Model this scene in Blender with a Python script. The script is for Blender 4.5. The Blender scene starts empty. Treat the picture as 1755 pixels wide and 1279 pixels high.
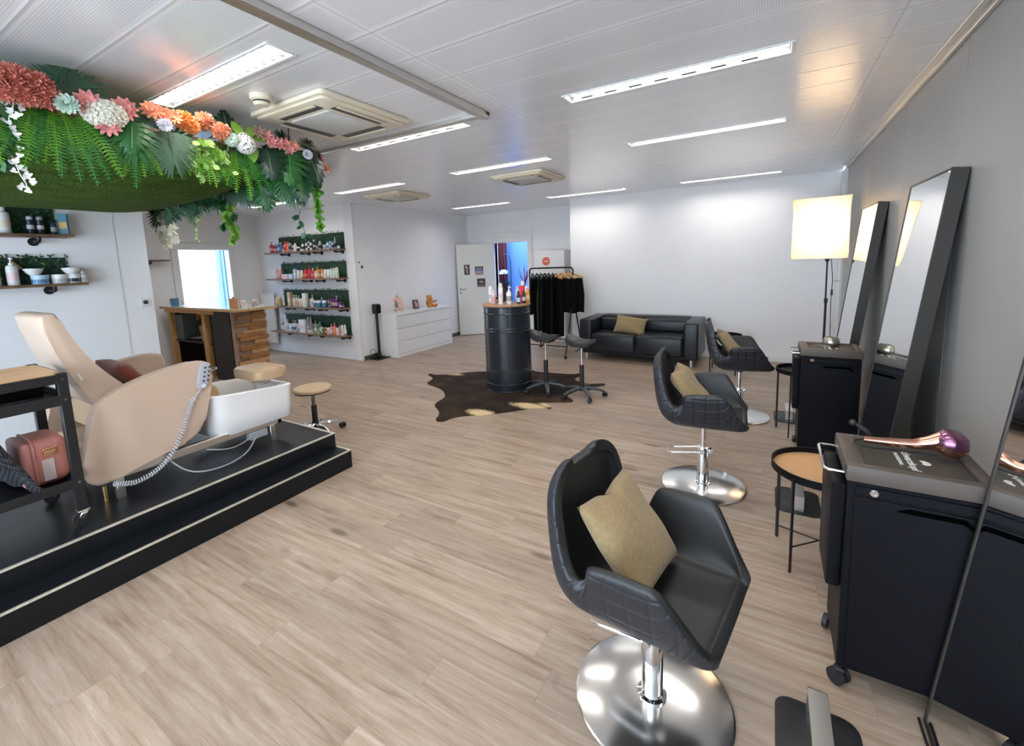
import bpy, bmesh, math, random
from mathutils import Vector, Matrix, Euler
PI = math.pi
R = math.radians
rnd = random.Random(7)
scene = bpy.context.scene
COL = scene.collection

# ------------------------------------------------------------------ helpers
def tag(o, label=None, cat=None, group=None, kind=None):
    if label: o['label'] = label
    if cat: o['category'] = cat
    if group: o['group'] = group
    if kind: o['kind'] = kind
    return o

def thing(name, label, cat, loc=(0, 0, 0), rz=0.0, group=None):
    o = bpy.data.objects.new(name, None)
    o.empty_display_size = 0.1
    COL.objects.link(o)
    o.location = loc
    o.rotation_euler = (0, 0, rz)
    return tag(o, label, cat, group)

def kids(o):
    return [c for c in bpy.data.objects if c.parent == o]

def dup(o, loc=None, rz=None, label=None, group=None, parent=None):
    c = o.copy()
    COL.objects.link(c)
    if parent is not None: c.parent = parent
    for ch in kids(o):
        if ch is not c: dup(ch, parent=c)
    if loc is not None: c.location = loc
    if rz is not None: c.rotation_euler = (0, 0, rz)
    if label: c['label'] = label
    if group: c['group'] = group
    return c

class MB:
    """collects shapes into one mesh"""
    def __init__(self):
        self.bm = bmesh.new()
        self.mi = 0
    def _f(self, vs):
        try:
            f = self.bm.faces.new(vs)
            f.material_index = self.mi
            return f
        except ValueError:
            return None
    def box(self, x0, x1, y0, y1, z0, z1, bev=0.0, seg=1, M=None):
        if x0 > x1: x0, x1 = x1, x0
        if y0 > y1: y0, y1 = y1, y0
        if z0 > z1: z0, z1 = z1, z0
        co = [(x0,y0,z0),(x1,y0,z0),(x1,y1,z0),(x0,y1,z0),(x0,y0,z1),(x1,y0,z1),(x1,y1,z1),(x0,y1,z1)]
        v = [self.bm.verts.new(M @ Vector(c) if M else c) for c in co]
        fs = [self._f([v[i] for i in q]) for q in ((3,2,1,0),(4,5,6,7),(0,1,5,4),(1,2,6,5),(2,3,7,6),(3,0,4,7))]
        if bev > 0:
            bev = min(bev, 0.49*min(x1-x0, y1-y0, z1-z0))
            es = list({e for f in fs for e in f.edges})
            r = bmesh.ops.bevel(self.bm, geom=es, offset=bev, segments=seg, profile=0.5, affect='EDGES', clamp_overlap=True)
            for f in r['faces']: f.material_index = self.mi
        return self
    def bar(self, p0, p1, w, h, bev=0.0, up=(0,0,1)):
        """rectangular bar from p0 to p1"""
        p0, p1 = Vector(p0), Vector(p1)
        d = p1-p0; L = d.length; d.normalize()
        u = Vector(up)
        if abs(d.dot(u)) > 0.99: u = Vector((0,1,0))
        s = d.cross(u).normalized(); t = s.cross(d).normalized()
        M = Matrix((( d.x, s.x, t.x, p0.x),(d.y, s.y, t.y, p0.y),(d.z, s.z, t.z, p0.z),(0,0,0,1)))
        return self.box(0, L, -w/2, w/2, -h/2, h/2, bev, 1, M)
    def ring(self, c, n, r, seg, ref=None, r2=None):
        n = Vector(n).normalized()
        a = Vector(ref) if ref is not None else (Vector((0,0,1)) if abs(n.z) < 0.9 else Vector((1,0,0)))
        a = (a - n*a.dot(n)).normalized(); b = n.cross(a)
        r2 = r if r2 is None else r2
        return [self.bm.verts.new(Vector(c)+a*(r*math.cos(2*PI*i/seg))+b*(r2*math.sin(2*PI*i/seg))) for i in range(seg)]
    def bridge(self, A, Bv):
        n = len(A)
        for i in range(n):
            self._f([A[i], A[(i+1)%n], Bv[(i+1)%n], Bv[i]])
    def cap(self, A, flip=False):
        self._f(list(reversed(A)) if flip else A)
    def cyl(self, p0, p1, r0, r1=None, seg=16, caps=True):
        r1 = r0 if r1 is None else r1
        d = Vector(p1)-Vector(p0)
        A = self.ring(p0, d, r0, seg); Bv = self.ring(p1, d, r1, seg)
        self.bridge(A, Bv)
        if caps: self.cap(A, True); self.cap(Bv)
        return self
    def tube(self, pts, r, seg=8, closed=False, caps=True, flat=None):
        pts = [Vector(p) for p in pts]; n = len(pts)
        rs = r if isinstance(r, (list, tuple)) else [r]*n
        rings = []; ref = None
        for i in range(n):
            if closed: d = pts[(i+1)%n]-pts[i-1]
            elif i == 0: d = pts[1]-pts[0]
            elif i == n-1: d = pts[-1]-pts[-2]
            else: d = (pts[i+1]-pts[i]).normalized()+(pts[i]-pts[i-1]).normalized()
            if d.length < 1e-9: d = Vector((0,0,1))
            d.normalize()
            if ref is None: ref = Vector((0,0,1)) if abs(d.z) < 0.9 else Vector((1,0,0))
            ref = (ref-d*ref.dot(d))
            if ref.length < 1e-6: ref = Vector((1,0,0)) if abs(d.x) < .9 else Vector((0,1,0))
            ref.normalize()
            rings.append(self.ring(pts[i], d, rs[i], seg, ref, None if flat is None else rs[i]*flat))
        for i in range(n-1): self.bridge(rings[i], rings[i+1])
        if closed: self.bridge(rings[-1], rings[0])
        elif caps: self.cap(rings[0], True); self.cap(rings[-1])
        return self
    def lathe(self, prof, seg=24, c=(0,0,0), sx=1, sy=1, caps=True, M=None):
        rings = []
        for r, z in prof:
            rr = []
            for i in range(seg):
                a = 2*PI*i/seg
                p = Vector((c[0]+r*sx*math.cos(a), c[1]+r*sy*math.sin(a), c[2]+z))
                rr.append(self.bm.verts.new(M @ p if M else p))
            rings.append(rr)
        for i in range(len(rings)-1): self.bridge(rings[i], rings[i+1])
        if caps:
            if prof[0][0] > 1e-5: self.cap(rings[0], True)
            if prof[-1][0] > 1e-5: self.cap(rings[-1])
        return self
    def prism(self, poly, z0, z1, M=None, bev=0.0, seg=2):
        """poly: xy list (ccw) extruded in z"""
        T = (lambda p: M @ Vector(p)) if M else Vector
        A = [self.bm.verts.new(T((x,y,z0))) for x,y in poly]
        Bv = [self.bm.verts.new(T((x,y,z1))) for x,y in poly]
        n = len(poly); fs=[]
        for i in range(n): fs.append(self._f([A[i], A[(i+1)%n], Bv[(i+1)%n], Bv[i]]))
        f0=self._f(list(reversed(A))); f1=self._f(Bv)
        if bev > 0:
            es = list({e for f in (f0,f1) if f for e in f.edges})
            r = bmesh.ops.bevel(self.bm, geom=es, offset=bev, segments=seg, profile=0.5, affect='EDGES', clamp_overlap=True)
            for f in r['faces']: f.material_index = self.mi
        return self
    def ball(self, c, r, seg=12, rings=8, sx=1, sy=1, sz=1, M=None):
        prof = [(max(r*math.sin(PI*i/rings),1e-6), -r*math.cos(PI*i/rings)) for i in range(rings+1)]
        rr = []
        for rad, z in prof:
            row=[]
            for i in range(seg):
                a=2*PI*i/seg
                p=Vector((rad*sx*math.cos(a), rad*sy*math.sin(a), z*sz))
                if M: p = M @ p
                row.append(self.bm.verts.new(p+Vector(c)))
            rr.append(row)
        for i in range(rings): self.bridge(rr[i], rr[i+1])
        return self
    def grid(self, fn, nu, nv, closed_u=False):
        V = [[self.bm.verts.new(fn(i/(nu if closed_u else nu-1), j/(nv-1))) for j in range(nv)] for i in range(nu)]
        for i in range(nu if closed_u else nu-1):
            for j in range(nv-1):
                self._f([V[i][j], V[(i+1)%nu][j], V[(i+1)%nu][j+1], V[i][j+1]])
        return V
    def poly(self, pts):
        self._f([self.bm.verts.new(p) for p in pts]); return self
    def done(self, name, mat, parent=None, loc=None, smooth=True, ang=38, weld=True, rz=None):
        bm = self.bm
        if weld: bmesh.ops.remove_doubles(bm, verts=bm.verts, dist=1e-6)
        bmesh.ops.recalc_face_normals(bm, faces=bm.faces)
        me = bpy.data.meshes.new(name)
        bm.to_mesh(me); bm.free()
        for m in (mat if isinstance(mat, (list, tuple)) else [mat]): me.materials.append(m)
        if smooth:
            me.shade_smooth()
            me.set_sharp_from_angle(angle=R(ang))
        o = bpy.data.objects.new(name, me)
        COL.objects.link(o)
        if parent is not None: o.parent = parent
        if loc is not None: o.location = loc
        if rz is not None: o.rotation_euler = (0,0,rz)
        return o

def subsurf(o, n=1):
    m = o.modifiers.new('sub', 'SUBSURF'); m.levels = n; m.render_levels = n
    return o

def chaikin(P, it=2):
    P=[Vector(p) for p in P]
    for _ in range(it):
        Q=[P[0]]
        for a,c in zip(P,P[1:]): Q += [a.lerp(c,.25), a.lerp(c,.75)]
        P=Q+[P[-1]]
    return P

def arc(c, r, a0, a1, n, plane='xz'):
    out=[]
    for i in range(n+1):
        a=a0+(a1-a0)*i/n
        x,y=r*math.cos(a),r*math.sin(a)
        if plane=='xz': out.append((c[0]+x,c[1],c[2]+y))
        elif plane=='yz': out.append((c[0],c[1]+x,c[2]+y))
        else: out.append((c[0]+x,c[1]+y,c[2]))
    return out

def rrect(w, d, r, n=4, cx=0, cy=0):
    """rounded rectangle outline ccw"""
    pts=[]
    for sx,sy,a0 in ((1,-1,-PI/2),(1,1,0),(-1,1,PI/2),(-1,-1,PI)):
        for i in range(n+1):
            a=a0+PI/2*i/n
            pts.append((cx+sx*(w/2-r)+r*math.cos(a), cy+sy*(d/2-r)+r*math.sin(a)))
    return pts

# ------------------------------------------------------------------ materials
def _new(name):
    m = bpy.data.materials.new(name); m.use_nodes = True
    nt = m.node_tree
    return m, nt, nt.nodes['Principled BSDF']

def mat(name, col, rough=0.5, metal=0.0, spec=0.5, noise=0.0, nscale=30, bump=0.0, bscale=200, coat=0.0, sheen=0.0, trans=0.0, ior=1.45, sss=0):
    m, nt, b = _new(name)
    c = (*col, 1)
    b.inputs['Base Color'].default_value = c
    b.inputs['Roughness'].default_value = rough
    b.inputs['Metallic'].default_value = metal
    b.inputs['Specular IOR Level'].default_value = spec
    b.inputs['Coat Weight'].default_value = coat
    b.inputs['Sheen Weight'].default_value = sheen
    b.inputs['Transmission Weight'].default_value = trans
    b.inputs['IOR'].default_value = ior
    L = nt.links.new
    if noise > 0 or bump > 0:
        tc = nt.nodes.new('ShaderNodeTexCoord')
    if noise > 0:
        n = nt.nodes.new('ShaderNodeTexNoise'); n.inputs['Scale'].default_value = nscale; n.inputs['Detail'].default_value = 4
        L(tc.outputs['Object'], n.inputs['Vector'])
        r = nt.nodes.new('ShaderNodeValToRGB')
        r.color_ramp.elements[0].position = 0.3; r.color_ramp.elements[1].position = 0.7
        r.color_ramp.elements[0].color = (*[max(0, x*(1-noise)) for x in col], 1)
        r.color_ramp.elements[1].color = (*[min(1, x*(1+noise)) for x in col], 1)
        L(n.outputs['Fac'], r.inputs['Fac']); L(r.outputs['Color'], b.inputs['Base Color'])
    if bump > 0:
        n2 = nt.nodes.new('ShaderNodeTexNoise'); n2.inputs['Scale'].default_value = bscale; n2.inputs['Detail'].default_value = 3
        L(tc.outputs['Object'], n2.inputs['Vector'])
        bp = nt.nodes.new('ShaderNodeBump'); bp.inputs['Strength'].default_value = bump; bp.inputs['Distance'].default_value = 0.002
        L(n2.outputs['Fac'], bp.inputs['Height']); L(bp.outputs['Normal'], b.inputs['Normal'])
    return m

def emit(name, col, strength):
    m, nt, b = _new(name)
    b.inputs['Base Color'].default_value = (*col, 1)
    b.inputs['Emission Color'].default_value = (*col, 1)
    b.inputs['Emission Strength'].default_value = strength
    return m

class N:
    """tiny node-graph helper"""
    def __init__(s, nt): s.nt = nt
    def n(s, typ, **kw):
        nd = s.nt.nodes.new('ShaderNode'+typ)
        for k, v in kw.items(): setattr(nd, k, v)
        return nd
    def l(s, a, b): s.nt.links.new(a, b)
    def m(s, op, a, b=None, c=None):
        nd = s.n('Math', operation=op)
        for i, x in enumerate((a, b, c)):
            if x is None: continue
            if isinstance(x, (int, float)): nd.inputs[i].default_value = x
            else: s.l(x, nd.inputs[i])
        return nd.outputs[0]
    def mix(s, f, a, b):
        nd = s.n('Mix', data_type='RGBA')
        for i, x in ((0, f), (6, a), (7, b)):
            if isinstance(x, (int, float)): nd.inputs[i].default_value = x
            elif isinstance(x, tuple): nd.inputs[i].default_value = (*x, 1)
            else: s.l(x, nd.inputs[i])
        return nd.outputs[2]
    def ramp(s, f, stops):
        nd = s.n('ValToRGB'); cr = nd.color_ramp
        while len(cr.elements) < len(stops): cr.elements.new(0.5)
        for e, (p, c) in zip(cr.elements, stops): e.position = p; e.color = (*c, 1)
        s.l(f, nd.inputs[0]); return nd.outputs[0]

def wood_floor():
    m, nt, b = _new('oak_vinyl_planks'); g = N(nt)
    tc = g.n('TexCoord')
    sep = g.n('SeparateXYZ'); g.l(tc.outputs['Object'], sep.inputs[0])
    x, y = sep.outputs[0], sep.outputs[1]
    PW, PL = 0.178, 1.22
    row = g.m('FLOOR', g.m('DIVIDE', y, PW))
    wn = g.n('TexWhiteNoise', noise_dimensions='1D'); g.l(row, wn.inputs['W'])
    xs = g.m('ADD', g.m('DIVIDE', x, PL), wn.outputs['Value'])
    colm = g.m('FLOOR', xs)
    cid = g.n('CombineXYZ'); g.l(row, cid.inputs[0]); g.l(colm, cid.inputs[1])
    w2 = g.n('TexWhiteNoise', noise_dimensions='2D'); g.l(cid.outputs[0], w2.inputs['Vector'])
    # grain coordinates, shifted per plank
    off = g.n('VectorMath', operation='MULTIPLY_ADD')
    g.l(w2.outputs['Color'], off.inputs[0]); off.inputs[1].default_value = (7, 5, 3); 
    sc = g.n('VectorMath', operation='MULTIPLY'); g.l(tc.outputs['Object'], sc.inputs[0]); sc.inputs[1].default_value = (1.1, 16, 1)
    g.l(sc.outputs[0], off.inputs[2])
    n1 = g.n('TexNoise'); n1.inputs['Scale'].default_value = 1.6; n1.inputs['Detail'].default_value = 6; n1.inputs['Roughness'].default_value = .62; n1.inputs['Distortion'].default_value = .6
    g.l(off.outputs[0], n1.inputs['Vector'])
    sc2 = g.n('VectorMath', operation='MULTIPLY'); g.l(off.outputs[0], sc2.inputs[0]); sc2.inputs[1].default_value = (2.2, 5.5, 1)
    n2 = g.n('TexNoise'); n2.inputs['Scale'].default_value = 4; n2.inputs['Detail'].default_value = 5; n2.inputs['Roughness'].default_value = .7
    g.l(sc2.outputs[0], n2.inputs['Vector'])
    # dark knots / cracks
    sc3 = g.n('VectorMath', operation='MULTIPLY'); g.l(off.outputs[0], sc3.inputs[0]); sc3.inputs[1].default_value = (2.0, .42, 1)
    n3 = g.n('TexNoise'); n3.inputs['Scale'].default_value = 1.0; n3.inputs['Detail'].default_value = 3; n3.inputs['Distortion'].default_value = 1.2
    g.l(sc3.outputs[0], n3.inputs['Vector'])
    c1 = g.ramp(n1.outputs['Fac'], [(.28, (.25, .172, .122)), (.44, (.43, .325, .25)), (.6, (.535, .425, .34)), (.78, (.63, .535, .45))])
    c2 = g.mix(g.m('MULTIPLY', g.m('MAXIMUM', g.m('MULTIPLY', g.m('SUBTRACT', n2.outputs['Fac'], .40), 2.6), 0), .55), c1, (.27, .185, .125))
    kn = g.m('MULTIPLY', g.m('SMOOTH_MIN', g.m('MAXIMUM', g.m('MULTIPLY', g.m('SUBTRACT', n3.outputs['Fac'], .62), 7), 0), 1.0, .1), .55)
    c3 = g.mix(kn, c2, (.22, .155, .11))
    # small round knots with a dark core, only in some places
    sk = g.n('VectorMath', operation='MULTIPLY'); g.l(tc.outputs['Object'], sk.inputs[0]); sk.inputs[1].default_value = (1.5, 4.6, 1)
    vo = g.n('TexVoronoi', feature='F1'); vo.inputs['Scale'].default_value = 1.0; g.l(sk.outputs[0], vo.inputs['Vector'])
    sc_ = g.n('SeparateColor'); g.l(vo.outputs['Color'], sc_.inputs[0])
    dk = g.m('ADD', vo.outputs['Distance'], g.m('MULTIPLY', g.m('SUBTRACT', n2.outputs['Fac'], .5), .16))
    kf = g.m('MULTIPLY', g.m('MAXIMUM', g.m('SUBTRACT', 1, g.m('MULTIPLY', dk, 7.0)), 0), g.m('GREATER_THAN', sc_.outputs[0], .38))
    c3 = g.mix(g.m('MINIMUM', g.m('MULTIPLY', kf, 1.5), .8), c3, (.13, .088, .062))
    # fine short grain
    sg = g.n('VectorMath', operation='MULTIPLY'); g.l(off.outputs[0], sg.inputs[0]); sg.inputs[1].default_value = (9, 11, 1)
    n4 = g.n('TexNoise'); n4.inputs['Scale'].default_value = 3; n4.inputs['Detail'].default_value = 4; g.l(sg.outputs[0], n4.inputs['Vector'])
    c3 = g.mix(g.m('MULTIPLY', g.m('MAXIMUM', g.m('SUBTRACT', n4.outputs['Fac'], .52), 0), 1.6), c3, (.27, .20, .15))
    hv = g.m('ADD', .70, g.m('MULTIPLY', w2.outputs['Value'], .17))
    hs = g.n('HueSaturation'); hs.inputs['Saturation'].default_value = 1.08; g.l(c3, hs.inputs['Color']); g.l(hv, hs.inputs['Value'])
    fy = g.m('FRACT', g.m('DIVIDE', y, PW)); fx = g.m('FRACT', xs)
    ey = g.m('MINIMUM', fy, g.m('SUBTRACT', 1, fy)); ex = g.m('MINIMUM', fx, g.m('SUBTRACT', 1, fx))
    gap = g.m('MAXIMUM', g.m('LESS_THAN', ey, .006), g.m('LESS_THAN', ex, .0012))
    c4 = g.mix(g.m('MULTIPLY', gap, .45), hs.outputs[0], (.2, .14, .1))
    g.l(c4, b.inputs['Base Color'])
    g.l(g.m('ADD', .33, g.m('MULTIPLY', n2.outputs['Fac'], .16)), b.inputs['Roughness'])
    bp = g.n('Bump'); bp.inputs['Strength'].default_value = .12; bp.inputs['Distance'].default_value = .002
    g.l(g.m('SUBTRACT', n2.outputs['Fac'], gap), bp.inputs['Height']); g.l(bp.outputs[0], b.inputs['Normal'])
    return m

def ceiling_metal():
    m, nt, b = _new('perforated_ceiling_strips'); g = N(nt)
    tc = g.n('TexCoord'); sep = g.n('SeparateXYZ'); g.l(tc.outputs['Object'], sep.inputs[0])
    x, y = sep.outputs[0], sep.outputs[1]
    PITCH, Y0 = 0.2955, 0.952 - 0.2955*20
    yy = g.m('DIVIDE', g.m('SUBTRACT', y, Y0), PITCH)
    fy = g.m('FRACT', yy)
    ed = g.m('MULTIPLY', g.m('MINIMUM', fy, g.m('SUBTRACT', 1, fy)), PITCH)
    joint = g.m('LESS_THAN', ed, .0025)
    lip = g.m('LESS_THAN', ed, .011)
    xx = g.m('MULTIPLY', g.m('FRACT', g.m('DIVIDE', g.m('ADD', x, 9.92), 2.08)), 2.08)
    ex = g.m('MINIMUM', xx, g.m('SUBTRACT', 2.08, xx))
    jx = g.m('LESS_THAN', ex, .004)
    D = .0105
    dx = g.m('SUBTRACT', g.m('FRACT', g.m('DIVIDE', x, D)), .5); dy = g.m('SUBTRACT', g.m('FRACT', g.m('DIVIDE', y, D)), .5)
    r2 = g.m('ADD', g.m('MULTIPLY', dx, dx), g.m('MULTIPLY', dy, dy))
    hole = g.m('LESS_THAN', r2, .075)
    field = g.m('MULTIPLY', g.m('GREATER_THAN', ed, .028), g.m('GREATER_THAN', ex, .03))
    hole = g.m('MULTIPLY', hole, field)
    c = g.mix(hole, (.88, .88, .90), (.58, .58, .61))
    c = g.mix(g.m('MULTIPLY', lip, .55), c, (.84, .84, .86))
    c = g.mix(g.m('MULTIPLY', g.m('MAXIMUM', joint, jx), .5), c, (.5, .5, .52))
    g.l(c, b.inputs['Base Color'])
    b.inputs['Roughness'].default_value = .24
    b.inputs['Specular IOR Level'].default_value = .9; b.inputs['Coat Weight'].default_value = .45; b.inputs['Coat Roughness'].default_value = .16
    # slight bow of every strip so the seams catch light
    hgt = g.m('ADD', g.m('MULTIPLY', g.m('MINIMUM', ed, .012), -.35), g.m('MULTIPLY', hole, -.0006))
    bp = g.n('Bump'); bp.inputs['Strength'].default_value = .35; bp.inputs['Distance'].default_value = 1.0
    g.l(hgt, bp.inputs['Height']); g.l(bp.outputs[0], b.inputs['Normal'])
    return m

def leather_quilt():
    m, nt, b = _new('quilted_black_leatherette'); g = N(nt)
    b.inputs['Base Color'].default_value = (.016, .018, .024, 1); b.inputs['Roughness'].default_value = .42
    tc = g.n('TexCoord'); sep = g.n('SeparateXYZ'); g.l(tc.outputs['UV'], sep.inputs[0])
    def wv(s):
        f = g.m('FRACT', s); e = g.m('MINIMUM', f, g.m('SUBTRACT', 1, f)); return g.m('POWER', g.m('MINIMUM', g.m('MULTIPLY', e, 6), 1), .5)
    h = g.m('MULTIPLY', wv(sep.outputs[0]), wv(sep.outputs[1]))
    bp = g.n('Bump'); bp.inputs['Strength'].default_value = .5; bp.inputs['Distance'].default_value = .006
    g.l(h, bp.inputs['Height']); g.l(bp.outputs[0], b.inputs['Normal'])
    return m

def woodm(name, a, bcol, scale=(1, 14, 14), rough=.5, dark=None):
    m, nt, b = _new(name); g = N(nt)
    tc = g.n('TexCoord'); sc = g.n('VectorMath', operation='MULTIPLY'); g.l(tc.outputs['Object'], sc.inputs[0]); sc.inputs[1].default_value = scale
    n1 = g.n('TexNoise'); n1.inputs['Scale'].default_value = 2.5; n1.inputs['Detail'].default_value = 6; n1.inputs['Distortion'].default_value = .8
    g.l(sc.outputs[0], n1.inputs['Vector'])
    c = g.ramp(n1.outputs['Fac'], [(.3, a), (.7, bcol)])
    g.l(c, b.inputs['Base Color']); b.inputs['Roughness'].default_value = rough
    return m

def mossm(name, a, bcol, scale=60):
    m, nt, b = _new(name); g = N(nt)
    tc = g.n('TexCoord')
    n1 = g.n('TexNoise'); n1.inputs['Scale'].default_value = scale; n1.inputs['Detail'].default_value = 5; g.l(tc.outputs['Object'], n1.inputs['Vector'])
    n2 = g.n('TexNoise'); n2.inputs['Scale'].default_value = scale*.12; n2.inputs['Detail'].default_value = 3
    sc = g.n('VectorMath', operation='MULTIPLY'); g.l(tc.outputs['Object'], sc.inputs[0]); sc.inputs[1].default_value = (2.5, .6, 1); g.l(sc.outputs[0], n2.inputs['Vector'])
    c = g.ramp(g.m('ADD', g.m('MULTIPLY', n1.outputs['Fac'], .6), g.m('MULTIPLY', n2.outputs['Fac'], .4)), [(.3, a), (.7, bcol)])
    g.l(c, b.inputs['Base Color']); b.inputs['Roughness'].default_value = .9; b.inputs['Specular IOR Level'].default_value = .15
    bp = g.n('Bump'); bp.inputs['Strength'].default_value = .9; bp.inputs['Distance'].default_value = .01
    g.l(n1.outputs['Fac'], bp.inputs['Height']); g.l(bp.outputs[0], b.inputs['Normal'])
    return m

M = dict(
    floor=wood_floor(), ceiling=ceiling_metal(), quilt=leather_quilt(),
    wall=mat('white_wall_paint', (.87, .865, .875), .75, noise=.015, nscale=3, bump=.03, bscale=260),
    wallgrey=mat('grey_wall_panel', (.34, .328, .312), .38, spec=.5, noise=.02, nscale=2),
    seam=mat('panel_joint', (.12, .12, .12), .6),
    white=mat('white_lacquer', (.80, .80, .80), .35),
    whitegloss=mat('white_gloss', (.84, .83, .83), .12, coat=.3),
    cream=mat('cream_plastic', (.82, .74, .58), .45),
    dooroff=mat('door_off_white', (.70, .70, .66), .45),
    alu=mat('brushed_aluminium', (.68, .67, .64), .32, metal=1.0),
    nosing=mat('champagne_step_nosing', (.66, .62, .54), .35, metal=.6),
    chrome=mat('chrome', (.82, .83, .85), .06, metal=1.0),
    steel=mat('polished_steel', (.78, .78, .77), .19, metal=1.0, noise=.03, nscale=5),
    darksteel=mat('dark_steel', (.25, .25, .26), .3, metal=1.0),
    black=mat('black_metal', (.012, .012, .013), .42),
    blacksat=mat('black_satin', (.0035, .004, .006), .45, spec=.16),
    plastic=mat('black_plastic', (.016, .016, .018), .5, noise=.1, nscale=20),
    greyplastic=mat('dark_grey_plastic', (.05, .055, .062), .45),
    leather=mat('black_leather', (.010, .0115, .015), .34, spec=.45, bump=.15, bscale=420),
    leatherseat=mat('black_leatherette_smooth', (.017, .0175, .018), .40, bump=.1, bscale=500),
    step=mat('black_step_board', (.006, .0075, .010), .33, spec=.35, bump=.05, bscale=300),
    mirror=mat('mirror_glass', (.9, .91, .91), .01, metal=1.0),
    bronze=mat('dark_bronze_frame', (.030, .026, .022), .38),
    khaki=mat('khaki_linen', (.29, .205, .10), .9, noise=.12, nscale=60, bump=.4, bscale=700, sheen=.2),
    rust=mat('rust_velvet', (.16, .03, .012), .8, sheen=.4, bump=.2, bscale=500),
    beige=mat('beige_leatherette', (.60, .45, .345), .42, bump=.08, bscale=400),
    beigedark=mat('tan_leatherette', (.52, .36, .22), .45, bump=.06, bscale=400),
    pine=woodm('pine_wood', (.50, .27, .09), (.64, .40, .17), (12, 12, 1.2)),
    slat=woodm('reclaimed_slats', (.24, .10, .035), (.48, .25, .09), (5, 3, 18)),
    slat2=woodm('reclaimed_slats_light', (.42, .23, .09), (.60, .37, .17), (5, 3, 18)),
    plank=woodm('shelf_board', (.13, .07, .035), (.26, .15, .08), (3, 14, 14)),
    taupe=mat('taupe_board', (.36, .255, .20), .7),
    oak=woodm('light_oak_top', (.52, .29, .13), (.72, .46, .25), (14, 1.5, 14), .45),
    barrelwood=woodm('barrel_top_wood', (.32, .16, .07), (.48, .28, .14), (2, 12, 12), .4),
    hangerwood=woodm('hanger_wood', (.50, .26, .07), (.66, .38, .13), (3, 3, 3), .35),
    anthracite=mat('anthracite_board', (.022, .022, .024), .5),
    glassy=mat('glass_top', (.62, .72, .70), .04, coat=.5),
    glass=mat('clear_glass', (.95, .97, .97), .02, trans=1.0, ior=1.3),
    fabric=mat('black_cotton', (.004, .0042, .005), .95, spec=.2, noise=.2, nscale=40),
    fabric2=mat('black_satin_cloth', (.006, .0065, .008), .6, spec=.3),
    greencloth=mat('dark_green_cloth', (.012, .03, .02), .85),
    pink=mat('dusty_pink', (.62, .27, .25), .5),
    pinkdark=mat('dusty_rose', (.52, .20, .165), .55),
    copper=mat('copper_chrome', (.78, .40, .28), .14, metal=1.0),
    purplemetal=mat('plum_metal', (.30, .13, .22), .2, metal=.9),
    rosegold=mat('rose_gold', (.80, .50, .30), .22, metal=1.0),
    tantray=mat('tan_tray', (.56, .31, .15), .5),
    mat_grey=mat('rubber_mat', (.05, .045, .036), .55, bump=.05),
    topbrown=mat('taupe_top_edge', (.085, .066, .055), .5),
    print_w=mat('print_white', (.75, .75, .72), .6),
    red=mat('red_paint', (.72, .10, .06), .4),
    coral=mat('coral_sticker', (.80, .16, .10), .5),
    moss=mossm('green_moss_mat', (.016, .04, .006), (.075, .14, .018), 70),
    grass=mossm('boxwood_panel', (.006, .022, .010), (.03, .085, .032), 55),
    gold=mat('gold_ring', (.8, .55, .2), .25, metal=1.0),
)
# ------------------------------------------------------------------ room shell
CE = 2.69
def struct(name, mb, m, **k):
    return tag(mb.done(name, m, **k), kind='structure')

def wall_x(mb, x0, x1, y0, y1, z0=0, z1=CE, holes=()):
    """wall running along y between x0..x1, holes (ya,yb,za,zb)"""
    ys = sorted({y0, y1, *[h[0] for h in holes], *[h[1] for h in holes]}); zs = sorted({z0, z1, *[h[2] for h in holes], *[h[3] for h in holes]})
    for a, b in zip(ys, ys[1:]):
        for c, d in zip(zs, zs[1:]):
            if any(h[0] <= (a+b)/2 <= h[1] and h[2] <= (c+d)/2 <= h[3] for h in holes): continue
            mb.box(x0, x1, a, b, c, d)
def wall_y(mb, x0, x1, y0, y1, z0=0, z1=CE, holes=()):
    xs = sorted({x0, x1, *[h[0] for h in holes], *[h[1] for h in holes]}); zs = sorted({z0, z1, *[h[2] for h in holes], *[h[3] for h in holes]})
    for a, b in zip(xs, xs[1:]):
        for c, d in zip(zs, zs[1:]):
            if any(h[0] <= (a+b)/2 <= h[1] and h[2] <= (c+d)/2 <= h[3] for h in holes): continue
            mb.box(a, b, y0, y1, c, d)

b = MB(); b.box(-11.5, .95, -2.6, 10.6, -.06, 0); struct('floor', b, M['floor'])

# fixtures: x range, y centre
LIGHTS = [(-1.20,.06,2.87),(-1.19,.07,4.33),(-1.18,.09,7.04),
          (-3.33,-2.06,1.41),(-3.30,-2.03,2.87),(-3.29,-2.02,4.33),(-3.33,-2.0,7.02),
          (-5.40,-4.15,4.37),(-5.38,-4.15,7.05),(-5.40,-4.15,2.87),(-7.65,-6.33,4.38),(-1.2,.06,-.08),(-3.33,-2.06,-.08),(-1.2,.06,1.405),(-7.65,-6.33,2.87)]  # last fixture is added out of view to brighten the reception
LW = .068
holes = [(a, c, y-LW, y+LW) for a, c, y in LIGHTS]
b = MB()
xs = sorted({-9.0, .80, *[h[0] for h in holes], *[h[1] for h in holes]}); ys = sorted({-2.3, 8.45, *[h[2] for h in holes], *[h[3] for h in holes]})
for a, c in zip(xs, xs[1:]):
    for d, e in zip(ys, ys[1:]):
        if any(h[0] <= (a+c)/2 <= h[1] and h[2] <= (d+e)/2 <= h[3] for h in holes): continue
        b.poly([(a,d,CE),(a,e,CE),(c,e,CE),(c,d,CE)])
struct('ceiling', b, M['ceiling'], smooth=False)

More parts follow.
